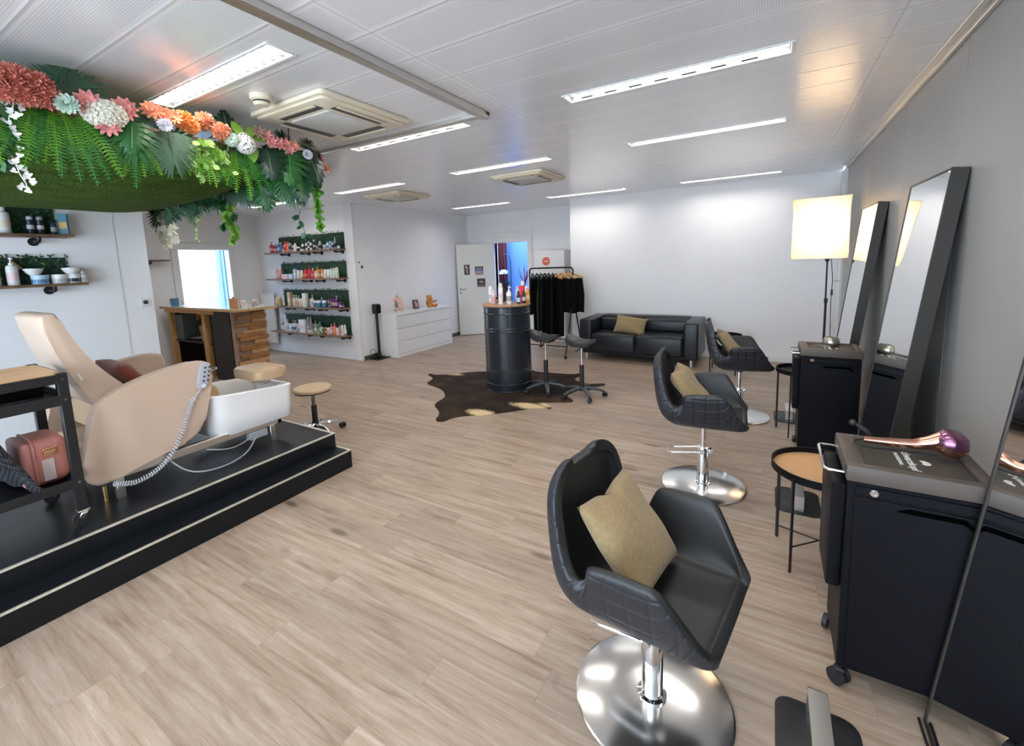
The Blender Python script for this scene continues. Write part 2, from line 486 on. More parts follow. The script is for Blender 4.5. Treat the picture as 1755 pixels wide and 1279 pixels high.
# right wall: grey laminate panels with open joints, white door section at the far end
b = MB(); b.mi = 0
b.box(.815, .90, -2.3, 7.60, 0, CE)
b.mi = 1
sy = [-2.3, -.42, .76, 1.94, 3.12, 4.30, 5.48, 6.66, 7.06]
for a, c in zip(sy, sy[1:]): b.box(.80, .816, a+.003, c-.003, .0, CE-.03, .002)
struct('wall_right', b, [M['seam'], M['wallgrey']])
b = MB(); b.box(.742, .80, -2.3, 7.06, CE-.022, CE-.001, .004); b.box(.775, .80, -2.3, 7.06, CE-.05, CE-.022, .004)
struct('trim_1', b, M['alu'])
# door in the right wall, far end (seen very obliquely)
b = MB(); b.box(.775, .815, 7.06, 7.11, 0, CE-.02, .004); b.box(.775, .815, 7.45, 7.50, 0, CE-.02, .004); b.box(.79,.815,7.11,7.45,0,CE-.02,.003)
d3 = struct('door_3', b, M['white'])
b = MB(); b.tube([(.79,7.20,1.22),(.745,7.20,1.22),(.735,7.21,1.22),(.735,7.32,1.22)], .009, 8); b.cyl((.79,7.2,1.22),(.782,7.2,1.22),.024)
b.done('door_handle', M['alu'], d3)

WB = 7.52   # wall behind the sofa
b = MB(); b.box(-3.14, .82, WB, WB+.12, 0, CE); b.box(-3.14, -3.02, WB+.12, 8.42, 0, CE)
struct('wall_back', b, M['wall'])
b = MB(); b.box(-3.13, .80, WB-.014, WB, 0, .075, .004); struct('baseboard_back', b, M['white'])
HW = 8.40   # wall with the open door
b = MB(); wall_y(b, -6.2, -3.0, HW, HW+.12, holes=[(-5.32, -4.49, 0, 2.04)]); struct('wall_hall', b, M['wall'])
# dresser wall + product wall + reception end wall
b = MB(); b.box(-6.22, -6.06, 5.16, 8.42, 0, CE); struct('wall_left', b, M['wall'])
b = MB(); b.box(-6.255, -6.05, 5.125, 5.17, 0, CE, .004); struct('trim_2', b, M['white'])
b = MB(); b.box(-6.06, -6.046, 5.17, 8.40, 0, .075, .003); struct('baseboard_left', b, mat('olive_skirting', (.11,.11,.07), .5))
b = MB(); b.box(-9.0, -6.22, 5.15, 5.27, 0, CE); struct('wall_reception', b, M['wall'])
b = MB(); b.box(-8.98, -6.26, 5.138, 5.15, 0, .30, .003); struct('baseboard_reception', b, M['wall'])
b = MB(); wall_x(b, -9.02, -8.90, 1.9, 5.27, holes=[(3.74, 4.57, 0, 2.03)]); struct('wall_office', b, M['wall'])
LX = -5.20  # wall with the planted shelves behind the pedicure chair
b = MB(); b.box(LX-.14, LX, -2.3, 1.93, 0, CE); b.box(-9.02, LX-.14, 1.83, 1.93, 0, CE); struct('wall_shelves', b, M['wall'])
b = MB(); b.box(LX, LX+.006, -2.3, 1.70, 0, CE-.01); struct('trim_3', b, M['wall'])
b = MB(); b.box(LX+.0, LX+.012, -2.3, 1.93, 0, .08, .003); struct('baseboard_shelves', b, M['white'])
# street front behind the camera with its big shop windows
b = MB(); wall_y(b, LX-.14, .90, -2.42, -2.30, holes=[(-5.0,-3.55,.35,2.55),(-3.35,-1.75,.05,2.55),(-1.55,.55,.35,2.55)]); struct('wall_front', b, M['wall'])
for i,(a,c,d) in enumerate([(-5.0,-3.55,.35),(-3.35,-1.75,.05),(-1.55,.55,.35)]):
    b = MB()
    for (p,q,r,s) in ((a,a+.05,d,2.55),(c-.05,c,d,2.55),(a,c,d,d+.05),(a,c,2.5,2.55)): b.box(p,q,-2.39,-2.33,r,s)
    struct('window_%d' % (i+1), b, M['white'])

def frame_y(name, x0, x1, zt, yf, w=.11, t=.03, m='white', extra=0):
    """architrave on a wall facing -y"""
    b = MB()
    b.box(x0-w, x0, yf-t, yf+.1, 0, zt, .004); b.box(x1, x1+w, yf-t, yf+.1, 0, zt, .004); b.box(x0-w, x1+w, yf-t, yf+.1, zt, zt+w, .004)
    b.box(x0-w-.02, x1+w+.02, yf-t*.45, yf, zt+w, zt+w+.13+extra, .004)
    b.box(x0-w-.02, x0-w, yf-t*.45, yf, 0, zt+w, .004); b.box(x1+w, x1+w+.02, yf-t*.45, yf, 0, zt+w, .004)
    return struct(name, b, M[m])
frame_y('door_1', -5.32, -4.49, 2.035, HW)
# opened door leaf with handle
dl = thing('door_leaf', 'white door standing open into the room, three small posters on it', 'door', (-5.335, 8.355, 0), 0)
ang = math.atan2(7.87-8.355, -6.0+5.335)
dl.rotation_euler = (0,0,ang)
b = MB(); b.box(0, .825, -.02, .02, .012, 2.03, .003); b.done('leaf', M['dooroff'], dl)
for sgn in (1,):
    b = MB(); yb=.02*sgn
    b.cyl((.765,yb,1.04),(.765,yb+.008,1.04),.026,seg=20); b.tube([(.765,yb,1.04),(.765,yb+.045,1.04),(.755,yb+.052,1.04),(.645,yb+.052,1.04)],.0095,8)
    b.cyl((.765,yb,.96),(.765,yb+.008,.96),.026,seg=20)
    b.done('door_handle', M['darksteel'], dl)
def poster(name, label, x, z, w, h, mats, art):
    b = MB(); b.box(x-w/2, x+w/2, .0206, .0226, z-h/2, z+h/2); b.mi = 1
    for i,q in enumerate(art):
        b.mi = q[4]
        b.box(x+(q[0]-.5)*w, x+(q[1]-.5)*w, .0224, .0230+.00008*i, z+(q[2]-.5)*h, z+(q[3]-.5)*h)
    o = b.done(name, mats, None, smooth=False)
    o.location = dl.location; o.rotation_euler = dl.rotation_euler
    return tag(o, label, 'poster', 'posters on the open door')
pm = [mat('poster_plum',(.05,.025,.04),.4), mat('poster_pale',(.55,.45,.47),.5), mat('poster_blue',(.12,.16,.38),.5), mat('poster_salmon',(.50,.26,.19),.5), mat('poster_grey',(.13,.10,.10),.5)]
# leaf local x runs from hinge (right in photo) to free edge (left)
poster('poster','dark upright poster with a pale figure, left of the three on the open door', .605, 1.47, .125, .225, pm, [(.42,.58,.25,.8,1),(.30,.46,.62,.72,1),(.55,.74,.66,.92,1),(.1,.9,.08,.13,4),(.35,.50,.15,.35,1)])
poster('poster','blue and salmon wide poster, upper right of the three on the open door', .335, 1.44, .185, .19, pm, [(0,1,.0,.22,3),(0,1,.22,.62,2),(.1,.9,.30,.42,1),(.1,.9,.62,.9,4),(.2,.8,.7,.78,1)])
poster('poster','dark wide poster, lowest of the three on the open door', .30, 1.175, .185, .185, pm, [(.2,.8,.55,.62,1),(.35,.65,.68,.73,1),(.02,.98,.03,.3,4),(.3,.55,.45,.5,1)])
# room behind that door, walls in one even blue
b = MB(); b.box(-6.6, -3.4, 10.2, 10.3, 0, 2.9); b.box(-6.6,-6.5,8.53,10.2,0,2.9); b.box(-3.5,-3.4,8.53,10.2,0,2.9)
struct('wall_backroom', b, mat('backroom_blue',(.105,.24,.60),.7))
# reception doorway + hall beyond
b = MB(); w=.11
b.box(-8.90,-8.87,3.74-w,3.74,0,2.03,.004); b.box(-8.90,-8.87,4.57,4.57+w,0,2.03,.004); b.box(-8.90,-8.87,3.74-w,4.57+w,2.03,2.03+w,.004)
b.box(-8.90,-8.885,3.74-w-.02,4.57+w+.02,2.03+w,2.03+w+.03,.004)
struct('door_2', b, M['white'])
b = MB(); wall_x(b, -11.3,-11.2, 3.0, 6.6, 0, 2.9, holes=[(3.6,5.06,.05,2.7)]); b.box(-11.2,-9.02,6.5,6.6,0,2.9); b.box(-11.2,-9.02,3.0,3.08,0,2.9)
struct('wall_corridor', b, mat('pale_blue_paint',(.62,.74,.90),.7))
b = MB(); b.box(-11.35,-8.98,4.45,6.62,2.9,2.95); struct('ceiling_corridor_shade', b, M['wall'])  # half roof added out of view, cut short so sky light reaches the reception
b = MB(); b.box(-11.2,-11.15,5.47,5.53,0,2.6,.004); b.box(-11.2,-11.13,5.57,5.61,0,2.7,.004); b.box(-11.19,-11.14,5.64,6.3,0,2.6)
struct('door_4', b, [mat('sky_blue_door',(.35,.60,.76),.4)])

# curtain / rail profile on the ceiling
b = MB(); b.box(-1.815,-1.755,-1.5,2.775,CE-.045,CE,.006); b.box(-4.2,-1.755,2.72,2.775,CE-.03,CE,.006)
tag(b.done('ceiling_rail', M['alu']), 'long grey metal rail bent in an L across the ceiling', 'rail')

# ceiling lights
tubem = emit('fluorescent_tube', (1.0,.955,.89), 12.5)
louv = mat('louvre_reflector', (.09,.092,.094), .5, spec=.2)
names = ['large recessed ceiling light nearest the mirrors','second recessed ceiling light ahead of the mirrors','recessed ceiling light above the sofa, right end',
 'recessed ceiling light beside the flower canopy','recessed ceiling light just past the big air conditioner','recessed ceiling light before the far air conditioner','recessed ceiling light by the top of the wall corner near the coat rack',
 'recessed ceiling light in front of the planted product shelves','recessed ceiling light nearest the open door','unseen recessed ceiling light behind the flower canopy, kept for its light','recessed ceiling light above the reception counter','recessed ceiling light behind the camera over the styling chairs','recessed ceiling light behind the camera over the platform','recessed ceiling light at the top photo edge, above the nearest styling chair','added recessed ceiling light, out of view, brightening the reception']  # the one behind the canopy is unseen and kept for its light
proto = None
for (a, c, y), lab in zip(LIGHTS, names):
    if proto is None:
        t = thing('ceiling_light', lab, 'ceiling light', ((a+c)/2, y, CE), 0, 'recessed louvre lights'); L = c-a
        h = L/2
        b = MB()
        for p in ((-h-.012,h+.012,-LW-.012,-LW+.004),(-h-.012,h+.012,LW-.004,LW+.012),(-h-.012,-h+.004,-LW,LW),(h-.004,h+.012,-LW,LW)): b.box(*p,-.006,.006,.002)
        b.done('frame', M['white'], t)
        b = MB()
        b.poly([(-h,-LW,.0),(-h,-LW,.075),(h,-LW,.075),(h,-LW,0)]); b.poly([(-h,LW,.0),(-h,LW,.075),(h,LW,.075),(h,LW,0)])
        b.poly([(-h,-LW,.075),(-h,LW,.075),(h,LW,.075),(h,-LW,.075)]); b.poly([(-h,-LW,0),(-h,-LW,.075),(-h,LW,.075),(-h,LW,0)]); b.poly([(h,-LW,0),(h,-LW,.075),(h,LW,.075),(h,LW,0)])
        b.done('reflector', louv, t, smooth=False)
        b = MB(); pts=[]
        for k in range(1,16):
            x = -h + 2*h*k/16; pts += [(x,-LW),(x,LW)] if k%2 else [(x,LW),(x,-LW)]
        for z0 in (.006,): 
            lo=[b.bm.verts.new((px,py,.002)) for px,py in pts]; hi=[b.bm.verts.new((px,py,.016)) for px,py in pts]
            for i in range(len(pts)-1): b._f([lo[i],lo[i+1],hi[i+1],hi[i]])
        b.done('louvre', louv, t, smooth=False)
        b = MB(); b.box(-h+.012,h-.012,-LW+.012,LW-.012,.030,.036); b.done('light_panel', tubem, t)
        proto = t
    else:
        t = dup(proto, ((a+c)/2, y, CE), 0, lab)
# ------------------------------------------------------------------ styling chairs
def chair_shell(parent, z0):
    # station: x, z, half width, wall height, lean of the wall (0 up .. 90 forward)
    st = [(.245,.052,.185,.004,0),(.24,.045,.20,.03,0),(.215,.04,.208,.09,0),(.175,.038,.212,.165,0),(.14,.036,.215,.225,0),(.115,.035,.216,.240,0),(.05,.033,.218,.240,0),
          (-.02,.032,.22,.236,0),(-.08,.032,.222,.229,2),(-.125,.034,.225,.215,6),(-.165,.042,.228,.178,18),(-.20,.062,.230,.138,38),(-.225,.095,.230,.105,58),(-.243,.14,.226,.080,74),
          (-.254,.195,.220,.060,82),(-.262,.25,.214,.05,85),(-.269,.31,.210,.044,86),(-.274,.36,.203,.038,86),(-.277,.393,.188,.031,87),(-.279,.416,.162,.024,87),(-.280,.433,.122,.018,87),(-.2805,.441,.075,.012,87)]
    qs = (1.0,.72,.45,.2)
    verts=[]; uvs=[]; sl=0; prev=None
    for x,z,w,h,ph in st:
        if prev: sl += math.hypot(x-prev[0], z-prev[1])
        prev=(x,z)
        nx, nz = math.sin(R(ph)), math.cos(R(ph))
        row=[]
        for q in qs: row.append((w+.27*h*q, h*q))
        row += [(w-.012,.05*h),(w-.055 if w>.15 else w*.55,.0)]
        mid=[(0,-.004)]
        full=row+mid+[(-a,c) for a,c in reversed(row)]
        acc=0; pv=None
        for a,c in full:
            p=(x+nx*c, a, z0+z+nz*c)
            verts.append(p)
            if pv: acc += math.hypot(a-pv[0], c-pv[1])
            pv=(a,c)
            uvs.append((sl/.072, acc/.072))
    nr=len(full); faces=[]
    for i in range(len(st)-1):
        for j in range(nr-1):
            a=i*nr+j; faces.append((a,a+1,a+nr+1,a+nr))
    me=bpy.data.meshes.new('shell'); me.from_pydata(verts,[],faces)
    uv=me.uv_layers.new(name='UVMap')
    for l in me.loops: uv.data[l.index].uv=uvs[l.vertex_index]
    me.materials.append(M['leatherseat']); me.materials.append(M['quilt'])
    me.shade_smooth()
    o=bpy.data.objects.new('shell',me); COL.objects.link(o); o.parent=parent
    # make normals face the sitter
    bm=bmesh.new(); bm.from_mesh(me); bmesh.ops.recalc_face_normals(bm,faces=bm.faces)
    f=min(bm.faces,key=lambda f:(f.calc_center_median()-Vector((0,0,z0+.03))).length)
    if f.normal.z<0: bmesh.ops.reverse_faces(bm,faces=bm.faces)
    bm.to_mesh(me); bm.free()
    s=o.modifiers.new('thick','SOLIDIFY'); s.thickness=.042; s.offset=-1; s.material_offset=1; s.material_offset_rim=0; s.use_even_offset=False
    subsurf(o,2)
    return o

def styling_chair(x,y,z0,rz,label):
    t=thing('styling_chair',label,'salon chair',(x,y,0),rz,'styling chairs in front of the mirrors')
    chair_shell(t,z0)
    b=MB(); b.lathe([(0,.0),(.272,.0),(.28,.004),(.28,.008),(.272,.0125),(.10,.0165),(.05,.019),(0,.019)],64); b.done('base_disc',M['steel'],t,ang=60)
    b=MB(); b.lathe([(.052,.018),(.052,.026),(.039,.03),(.039,.276),(.036,.284),(.02,.286)],32); b.done('pump_column',M['chrome'],t)
    b=MB(); b.lathe([(.0195,.284),(.0195,z0-.02)],24,caps=False); b.done('piston',M['chrome'],t)
    b=MB(); b.lathe([(.03,z0-.05),(.032,z0-.012),(.10,z0-.006),(.10,z0+.012),(0,z0+.012)],24); b.done('seat_plate',M['black'],t)
    b=MB()
    pts=[(-.02,-.05,.258),(-.05,-.052,.258),(-.19,-.052,.232),(-.222,-.046,.224),(-.24,-.02,.220),(-.24,.02,.220),(-.222,.046,.224),(-.19,.052,.232),(-.05,.052,.258),(-.02,.05,.258)]
    b.tube(pts,.0058,10); b.tube([(.0,-.052,.262),(-.02,-.05,.262)],.008,8); b.tube([(.0,.052,.262),(-.02,.05,.262)],.008,8)
    b.cyl((.0,-.062,.262),(.0,.062,.262),.014,seg=14); b.box(.0,.06,-.018,.018,.246,.278,.004); b.cyl((.045,-.03,.262),(.045,.03,.262),.009,seg=10)
    b.done('foot_lever',M['chrome'],t)
    return t

def pillow_mesh(w,h,t,chop=.0,seed=0,n=22):
    r=random.Random(seed); b=MB()
    ph=[r.uniform(0,6) for _ in range(6)]
    def f(sgn):
        def g(u,v):
            a,c=u*2-1,v*2-1
            pin=1-.10*(a*a)*(1-.0) *(1-abs(c))*0
            x=a*w/2*(1-.07*(1-a*a)*0-.06*(1-abs(a))*0)*(1-.075*(c*c<1)*(1-c*c)*abs(a)**3)
            y=c*h/2*(1-.075*(1-a*a)*abs(c)**3)
            e=(1-a**4)*(1-c**4)
            z=t/2*max(e,0)**.55
            wr=.010*math.sin(3.1*a+2*c+ph[0])*math.sin(2.3*c-1.3*a+ph[1])+.005*math.sin(7*a*c+ph[2])
            z+=wr*max(e,0)
            if chop>0:
                # pressed-in fold from the middle of the top edge
                k=math.exp(-((a)/.07)**2)*max(0,min(1,(c+.55)/1.2))
                z-=chop*k*.55
                y-=chop*.9*math.exp(-((a)/.22)**2)*max(0,c)**3
            return Vector((x,y,sgn*z))
        return g
    b.grid(f(1),n,n); b.grid(f(-1),n,n)
    return b
def pillow(name,label,loc,rot,w=.42,h=.40,t=.17,m='khaki',chop=.05,seed=0,group=None):
    b=pillow_mesh(w,h,t,chop,seed)
    bmesh.ops.remove_doubles(b.bm,verts=b.bm.verts,dist=.0005)
    o=b.done(name,M[m],ang=80); o.location=loc; o.rotation_euler=rot
    tag(o,label,'pillow',group); return o

CH=[(-.33,1.495,.425,R(-9),'nearest styling chair, black quilted tub seat on a round chrome base'),
    (-.37,3.235,.49,R(3),'middle styling chair, black tub seat on chrome disc beside the second footrest'),
    (-.235,4.86,.505,R(8),'farthest styling chair, black tub seat in front of the sofa end')]
PL=['khaki cushion on the nearest styling chair, with a fold down its middle','khaki cushion on the middle styling chair','khaki cushion on the farthest styling chair']
for i,(x,y,z0,rz,lab) in enumerate(CH):
    styling_chair(x,y,z0,rz,lab)
    # leaning back: local x -> across, y -> up the backrest, z -> forward
    lean=R(38)
    Mr=Matrix(((0,-math.sin(lean),math.cos(lean)),(1,0,0),(0,math.cos(lean),math.sin(lean))))
    Mr=Matrix.Rotation(rz,3,'Z') @ Mr
    off=Matrix.Rotation(rz,3,'Z') @ Vector((-.085,0.0,0))
    pillow('cushion',PL[i],(x+off.x,y+off.y,z0+.205),Mr.to_euler(),.37,.37,.115,'khaki',.022,i,'khaki cushions on the styling chairs')

# ------------------------------------------------------------------ footrests
fr_names=['footrest plate with a chrome bar on the floor, nearest the camera','footrest plate with a chrome bar seen under the round side table','footrest plate with a chrome bar beside the far equipment trolley']
for (x,y),lab in zip([(.19,1.56),(.20,3.27),(.20,4.98)],fr_names):
    t=thing('footrest',lab,'footrest',(x,y,0),0,'footrests below the mirrors')
    b=MB(); b.prism(rrect(.25,.34,.05,6),.0,.006,bev=.0015); b.done('plate',M['black'],t)
    b=MB()
    for s in (-1,1): b.box(-.03,.03,.135*s-.0025,.135*s+.0025,.006,.108,.001)
    b.box(-.03,.03,-.1375,.1375,.103,.108,.001)
    b.done('foot_bar',M['alu'],t)

# ------------------------------------------------------------------ equipment trolleys
def caster(b,x,y,r=.028,a=0):
    c,s=math.cos(a),math.sin(a)
    for o in (-.016,.016):
        p=Vector((x-s*o,y+c*o,r)); d=Vector((-s,c,0))*.009
        b.cyl(p-d,p+d,r,seg=18)
    b.cyl((x,y,r*1.1),(x,y,r*2+.012),.009,seg=8)
    b.box(x-.016,x+.016,y-.016,y+.016,r*1.5,r*2+.006,.006)
def text_mesh(s,size,ext=.0006):
    cu=bpy.data.curves.new('lettering','FONT'); cu.body=s; cu.size=size; cu.extrude=ext; cu.align_x='CENTER'; cu.align_y='CENTER'
    o=bpy.data.objects.new('lettering',cu); COL.objects.link(o)
    dg=bpy.context.evaluated_depsgraph_get(); me=bpy.data.meshes.new_from_object(o.evaluated_get(dg))
    bpy.data.objects.remove(o); bpy.data.curves.remove(cu)
    return me
def add_mesh(b,me,Mx):
    tmp=bmesh.new(); tmp.from_mesh(me); tmp.transform(Mx)
    vm=[b.bm.verts.new(v.co) for v in tmp.verts]
    tmp.verts.index_update()
    for f in tmp.faces: b._f([vm[v.index] for v in f.verts])
    tmp.free()
def trolley(x,y,label):
    W,D,H=.38,.32,.88
    t=thing('equipment_trolley',label,'trolley',(x,y,0),0,'black hairdressing trolleys')
    b=MB(); b.box(0,W,0,D,.075,H-.06,.006); b.done('body',M['blacksat'],t)
    b=MB(); b.box(.022,W-.022,-.006,.004,.105,.765,.003)     # big front panel
    b.done('side_panel',M['blacksat'],t)
    b=MB(); b.box(.022,W-.022,-.006,.004,.772,H-.075,.003)
    dr=b.done('drawer_front',M['blacksat'],t)
    b=MB(); b.prism([(.155,.738),(.305,.738),(.335,.716),(.335,.730),(.31,.756),(.17,.756),(.14,.742),(.14,.738)][::-1],.004,.0068,Matrix(((1,0,0,0),(0,0,-1,0),(0,1,0,0),(0,0,0,1)))); b.done('grip_notch',mat('recess_shade_black',(.001,.001,.001),.9,spec=.0),t)  # thin raised plate, the shade of the grip recess is in its black colour
    b=MB(); b.lathe([(0,0),(.0135,0),(.0135,.005),(.011,.008),(.006,.008),(.005,.006),(0,.006)],20,M=Matrix.Translation((.075,-.006,.79)) @ Matrix.Rotation(R(90),4,'X')); b.done('lock',M['chrome'],dr)
    # top tray with a raised brown rim
    b=MB(); rim=.03
    b.box(-.006,W+.006,-.012,rim,H-.06,H,.008,2); b.box(-.006,W+.006,D-rim*.7,D+.006,H-.06,H,.008,2); b.box(-.006,rim+.022,-.004,D,H-.058,H-.0005,.006,2); b.box(W-.03,W+.006,-.004,D,H-.058,H-.0005,.006,2)
    b.box(.0,W,.0,D,H-.06,H-.03,.002)
    b.done('top_rim',M['topbrown'],t)
    b=MB(); b.box(.054,W-.032,.032,D-.024,H-.03,H-.014,.002); mt=b.done('rubber_mat',M['mat_grey'],t)
    b=MB()
    # white printed lettering, read from the right-hand side
    Rz=Matrix.Rotation(R(-90),4,'Z'); zt=H-.0135
    add_mesh(b,text_mesh('Schwarzkopf',.036),Matrix.Translation((W*.52,D*.50,zt)) @ Rz)
    add_mesh(b,text_mesh('PROFESSIONAL',.0165),Matrix.Translation((W*.52-.032,D*.50,zt)) @ Rz)
    hx,hy=W*.52+.040,D*.47
    b.prism([(hx-.012,hy+.02),(hx-.006,hy+.004),(hx-.010,hy-.012),(hx-.004,hy-.02),(hx+.004,hy-.018),(hx+.012,hy-.014),(hx+.017,hy-.002),(hx+.012,hy+.012),(hx+.0,hy+.022)],zt,zt+.0006)
    b.done('lettering',M['print_w'],mt,smooth=False)
    # tool pocket with towel bar on the left side
    b=MB(); b.prism([(.03,.38),(.27,.38),(.295,.80),(.005,.80)],-.045,.0,Matrix(((0,0,1,0),(1,0,0,0),(0,1,0,0),(0,0,0,1))),bev=.008); b.done('tool_pocket',M['blacksat'],t)
    b=MB(); b.tube([(.0,.03,H-.045),(-.05,.03,H-.045),(-.062,.036,H-.045),(-.066,.05,H-.045),(-.066,D-.06,H-.045),(-.062,D-.046,H-.045),(-.05,D-.04,H-.045),(.0,D-.04,H-.045)],.0055,10); b.done('towel_bar',M['chrome'],t)
    for cx,cy,a in ((.012,.016,2.4),(.012,D-.03,1.2),(W-.012,.02,.5),(W-.012,D-.03,2.0)):
        b=MB(); caster(b,cx,cy,.030,a); b.done('caster',M['plastic'],t)
    return t
trolley(.262,1.878,'black equipment trolley in the foreground, wheels showing, copper hairdryer lying on it')
trolley(.228,4.05,'smaller looking black trolley farther along, small metal bowl on top')

# things on the trolleys
t=thing('hair_dryer','copper and plum hair dryer lying at the back of the foreground trolley','hair dryer',(.50,2.10,.915),R(8))
MD=Matrix.Translation((.080,-.012,.012)) @ Matrix.Rotation(R(16),4,'X') @ Matrix.Rotation(R(10),4,'Y')
b=MB(); b.lathe([(0,-.030),(.040,-.030),(.047,-.018),(.0485,.0),(.046,.020),(.037,.037),(.022,.047),(0,.050)],28,M=MD); b.done('barrel',M['purplemetal'],t)
b=MB(); b.lathe([(.0415,-.031),(.0485,-.018),(.0502,-.004),(.0498,.004),(.0480,.002)],28,caps=False,M=MD); b.done('collar',M['copper'],t)
b=MB(); b.tube([(.06,-.01,.024),(.025,-.004,.006),(-.02,.0,-.006),(-.10,.006,-.009),(-.17,.008,-.009)],[.030,.024,.018,.0155,.012],14); b.done('handle',M['copper'],t)
b=MB(); b.tube(chaikin([(-.17,.008,-.009),(-.20,.0,-.012),(-.21,-.035,-.014),(-.17,-.06,-.016),(-.10,-.05,-.017),(.03,-.062,-.017)]),.0035,6); b.done('power_cord',M['black'],t)
t=thing('hair_clipper','black clipper standing up beside the hair dryer on the foreground trolley','clipper',(.335,2.15,.882),0)
b=MB(); b.tube([(.03,.0,.01),(.015,.0,.035),(-.01,.0,.055),(-.025,0,.062)],[.008,.010,.0085,.006],10); b.done('body',M['plastic'],t)
b=MB(); b.ball((-.03,0,.064),.013,12,8); b.done('head',M['plastic'],t)
t=thing('metal_bowl','small ribbed metal bowl on the far trolley','bowl',(.44,4.30,.8675),0)
b=MB(); b.lathe([(0,.0),(.04,.0),(.055,.016),(.058,.03),(.053,.048),(.046,.066),(.04,.072),(.036,.066),(.046,.04),(.03,.012),(0,.010)],24); b.done('bowl',mat('pewter',(.42,.40,.33),.3,metal=.9),t)
b=MB(); b.tube([(-.10,-.02,.004),(-.06,.0,.004),(.0,-.055,.004),(-.15,-.08,.004)],.003,6)
tag(b.done('hair_clip',M['alu'],None,loc=(.42,4.30,.868)),'thin metal clip lying beside the bowl on the far trolley','hair clip')

# ------------------------------------------------------------------ leaning mirrors
mlab=['leaning floor mirror at the right edge of the photo, behind the foreground trolley','middle leaning floor mirror with a dark bronze frame','farthest leaning floor mirror, next to the square lamp']
for (y0,y1),lab in zip([(1.11,1.86),(2.94,3.68),(4.62,5.38)],mlab):
    a=math.atan2(.222,2.01)
    t=thing('leaning_mirror',lab,'mirror',(.508,y0,0),0,'tall mirrors leaning on the grey wall')
    Mx=Matrix.Rotation(a,4,'Y')
    Lh=2.02; w=y1-y0; T=.066; fr=.012
    b=MB()
    for p in ((0,T,0,fr,0,Lh),(0,T,w-fr,w,0,Lh),(0,T,fr,w-fr,Lh-fr,Lh),(0,T,fr,w-fr,0,fr)): b.box(*p,.002,1,Mx)
    b.box(T-.01,T,fr,w-fr,fr,Lh-fr,0,1,Mx)
    b.done('frame',M['bronze'],t)
    b=MB(); b.box(.004,.01,fr-.002,w-fr+.002,fr-.002,Lh-fr+.002,0,1,Mx); b.done('glass',M['mirror'],t)
b=MB(); b.tube(chaikin([(.497,1.855,.005),(.496,1.80,.005),(.50,1.70,.005),(.497,1.55,.005)]),.0045,6)
tag(b.done('power_cable',M['black']),'black cable on the floor at the foot of the nearest mirror','cable')

# ------------------------------------------------------------------ round side tables
def side_table(x,y,label,top,rad=.225,H=.53,rz=0):
    t=thing('side_table',label,'side table',(x,y,0),rz,'round tray tables')
    b=MB(); b.lathe([(0,H-.038),(rad,H-.038),(rad,H),(rad-.006,H),(rad-.006,H-.032),(0,H-.032)],48); b.done('tray',M['blacksat'],t)
    b=MB(); b.lathe([(0,H-.032),(rad-.007,H-.032),(rad-.007,H-.029),(0,H-.029)],48); b.done('tray_surface',top,t)
    lg=[]
    for k in range(4):
        a=PI/4+k*PI/2; px,py=(rad-.004)*math.cos(a),(rad-.004)*math.sin(a); lg.append((px,py))
        b=MB(); b.bar((px,py,0),(px,py,H-.02),.016,.006,up=(-py,px,0)); b.done('leg',M['black'],t)
    for k in range(2):
        b=MB(); (p,q),(r,s)=lg[k],lg[k+2]
        b.tube([(p,q,.07+.10*k*0),(0,0,.105+.006*k),(r,s,.14)],.004,8); b.done('brace',M['black'],t)
    return t
side_table(.262,2.67,'black round tray table with a tan top beside the foreground trolley',M['tantray'],rz=R(10))
side_table(-.52,6.62,'black round glass topped table behind the farthest styling chair, by the sofa arm',mat('smoked_glass',(.04,.05,.05),.05))
side_table(.262,4.585,'black round tray table half hidden behind the far trolley',M['blacksat'],.19,.60,R(20))

# ------------------------------------------------------------------ softbox lamp
t=thing('softbox_lamp','lit square softbox lamp on a thin stand near the white back wall','lamp',(.46,6.0,0),R(-4))
m,nt,bs=_new('softbox_diffuser'); g=N(nt)
tr=g.n('BsdfTranslucent'); tr.inputs[0].default_value=(.92,.82,.68,1); df=g.n('BsdfDiffuse'); df.inputs[0].default_value=(.85,.82,.78,1)
mx=g.n('MixShader'); mx.inputs[0].default_value=.25; g.l(tr.outputs[0],mx.inputs[1]); g.l(df.outputs[0],mx.inputs[2]); g.l(mx.outputs[0],nt.nodes['Material Output'].inputs[0])
hw,hh,zc=.262,.335,1.872
b=MB()
def sb(u,v):
    a,c=u*2-1,v*2-1
    return Vector((a*hw*(1+.03*abs(c)**2*abs(a)**3-.02*(1-c*c)), -.0-.012*(1-a*a)*(1-c*c)+.01*math.sin(4*c)*abs(a)**4, zc+c*hh*(1-.02*(1-a*a)+.012*a)))
b.grid(sb,14,14); b.done('diffuser',m,t)
m2,nt2,bs2=_new('softbox_inner'); bs2.inputs['Base Color'].default_value=(.85,.80,.72,1); bs2.inputs['Roughness'].default_value=.6
b=MB()
front=[(-hw,.004,zc-hh),(hw,.004,zc-hh),(hw,.004,zc+hh),(-hw,.004,zc+hh)]; back=[(-.07,.34,zc-.07),(.07,.34,zc-.07),(.07,.34,zc+.07),(-.07,.34,zc+.07)]
for i in range(4): b.poly([front[i],front[(i+1)%4],back[(i+1)%4],back[i]])
b.poly(back)
o=b.done('softbox_hood',[m2,M['fabric']],t,smooth=False); s=o.modifiers.new('t','SOLIDIFY'); s.thickness=.006; s.offset=0; s.material_offset=0
b=MB(); b.lathe([(0,0),(.022,.0),(.045,.05),(.05,.09),(.035,.125),(0,.138)],16,M=Matrix.Translation((0.02,.30,zc+.02)) @ Matrix.Rotation(R(90),4,'X')); b.done('bulb',emit('warm_bulb',(1.0,.82,.60),16.0),t)
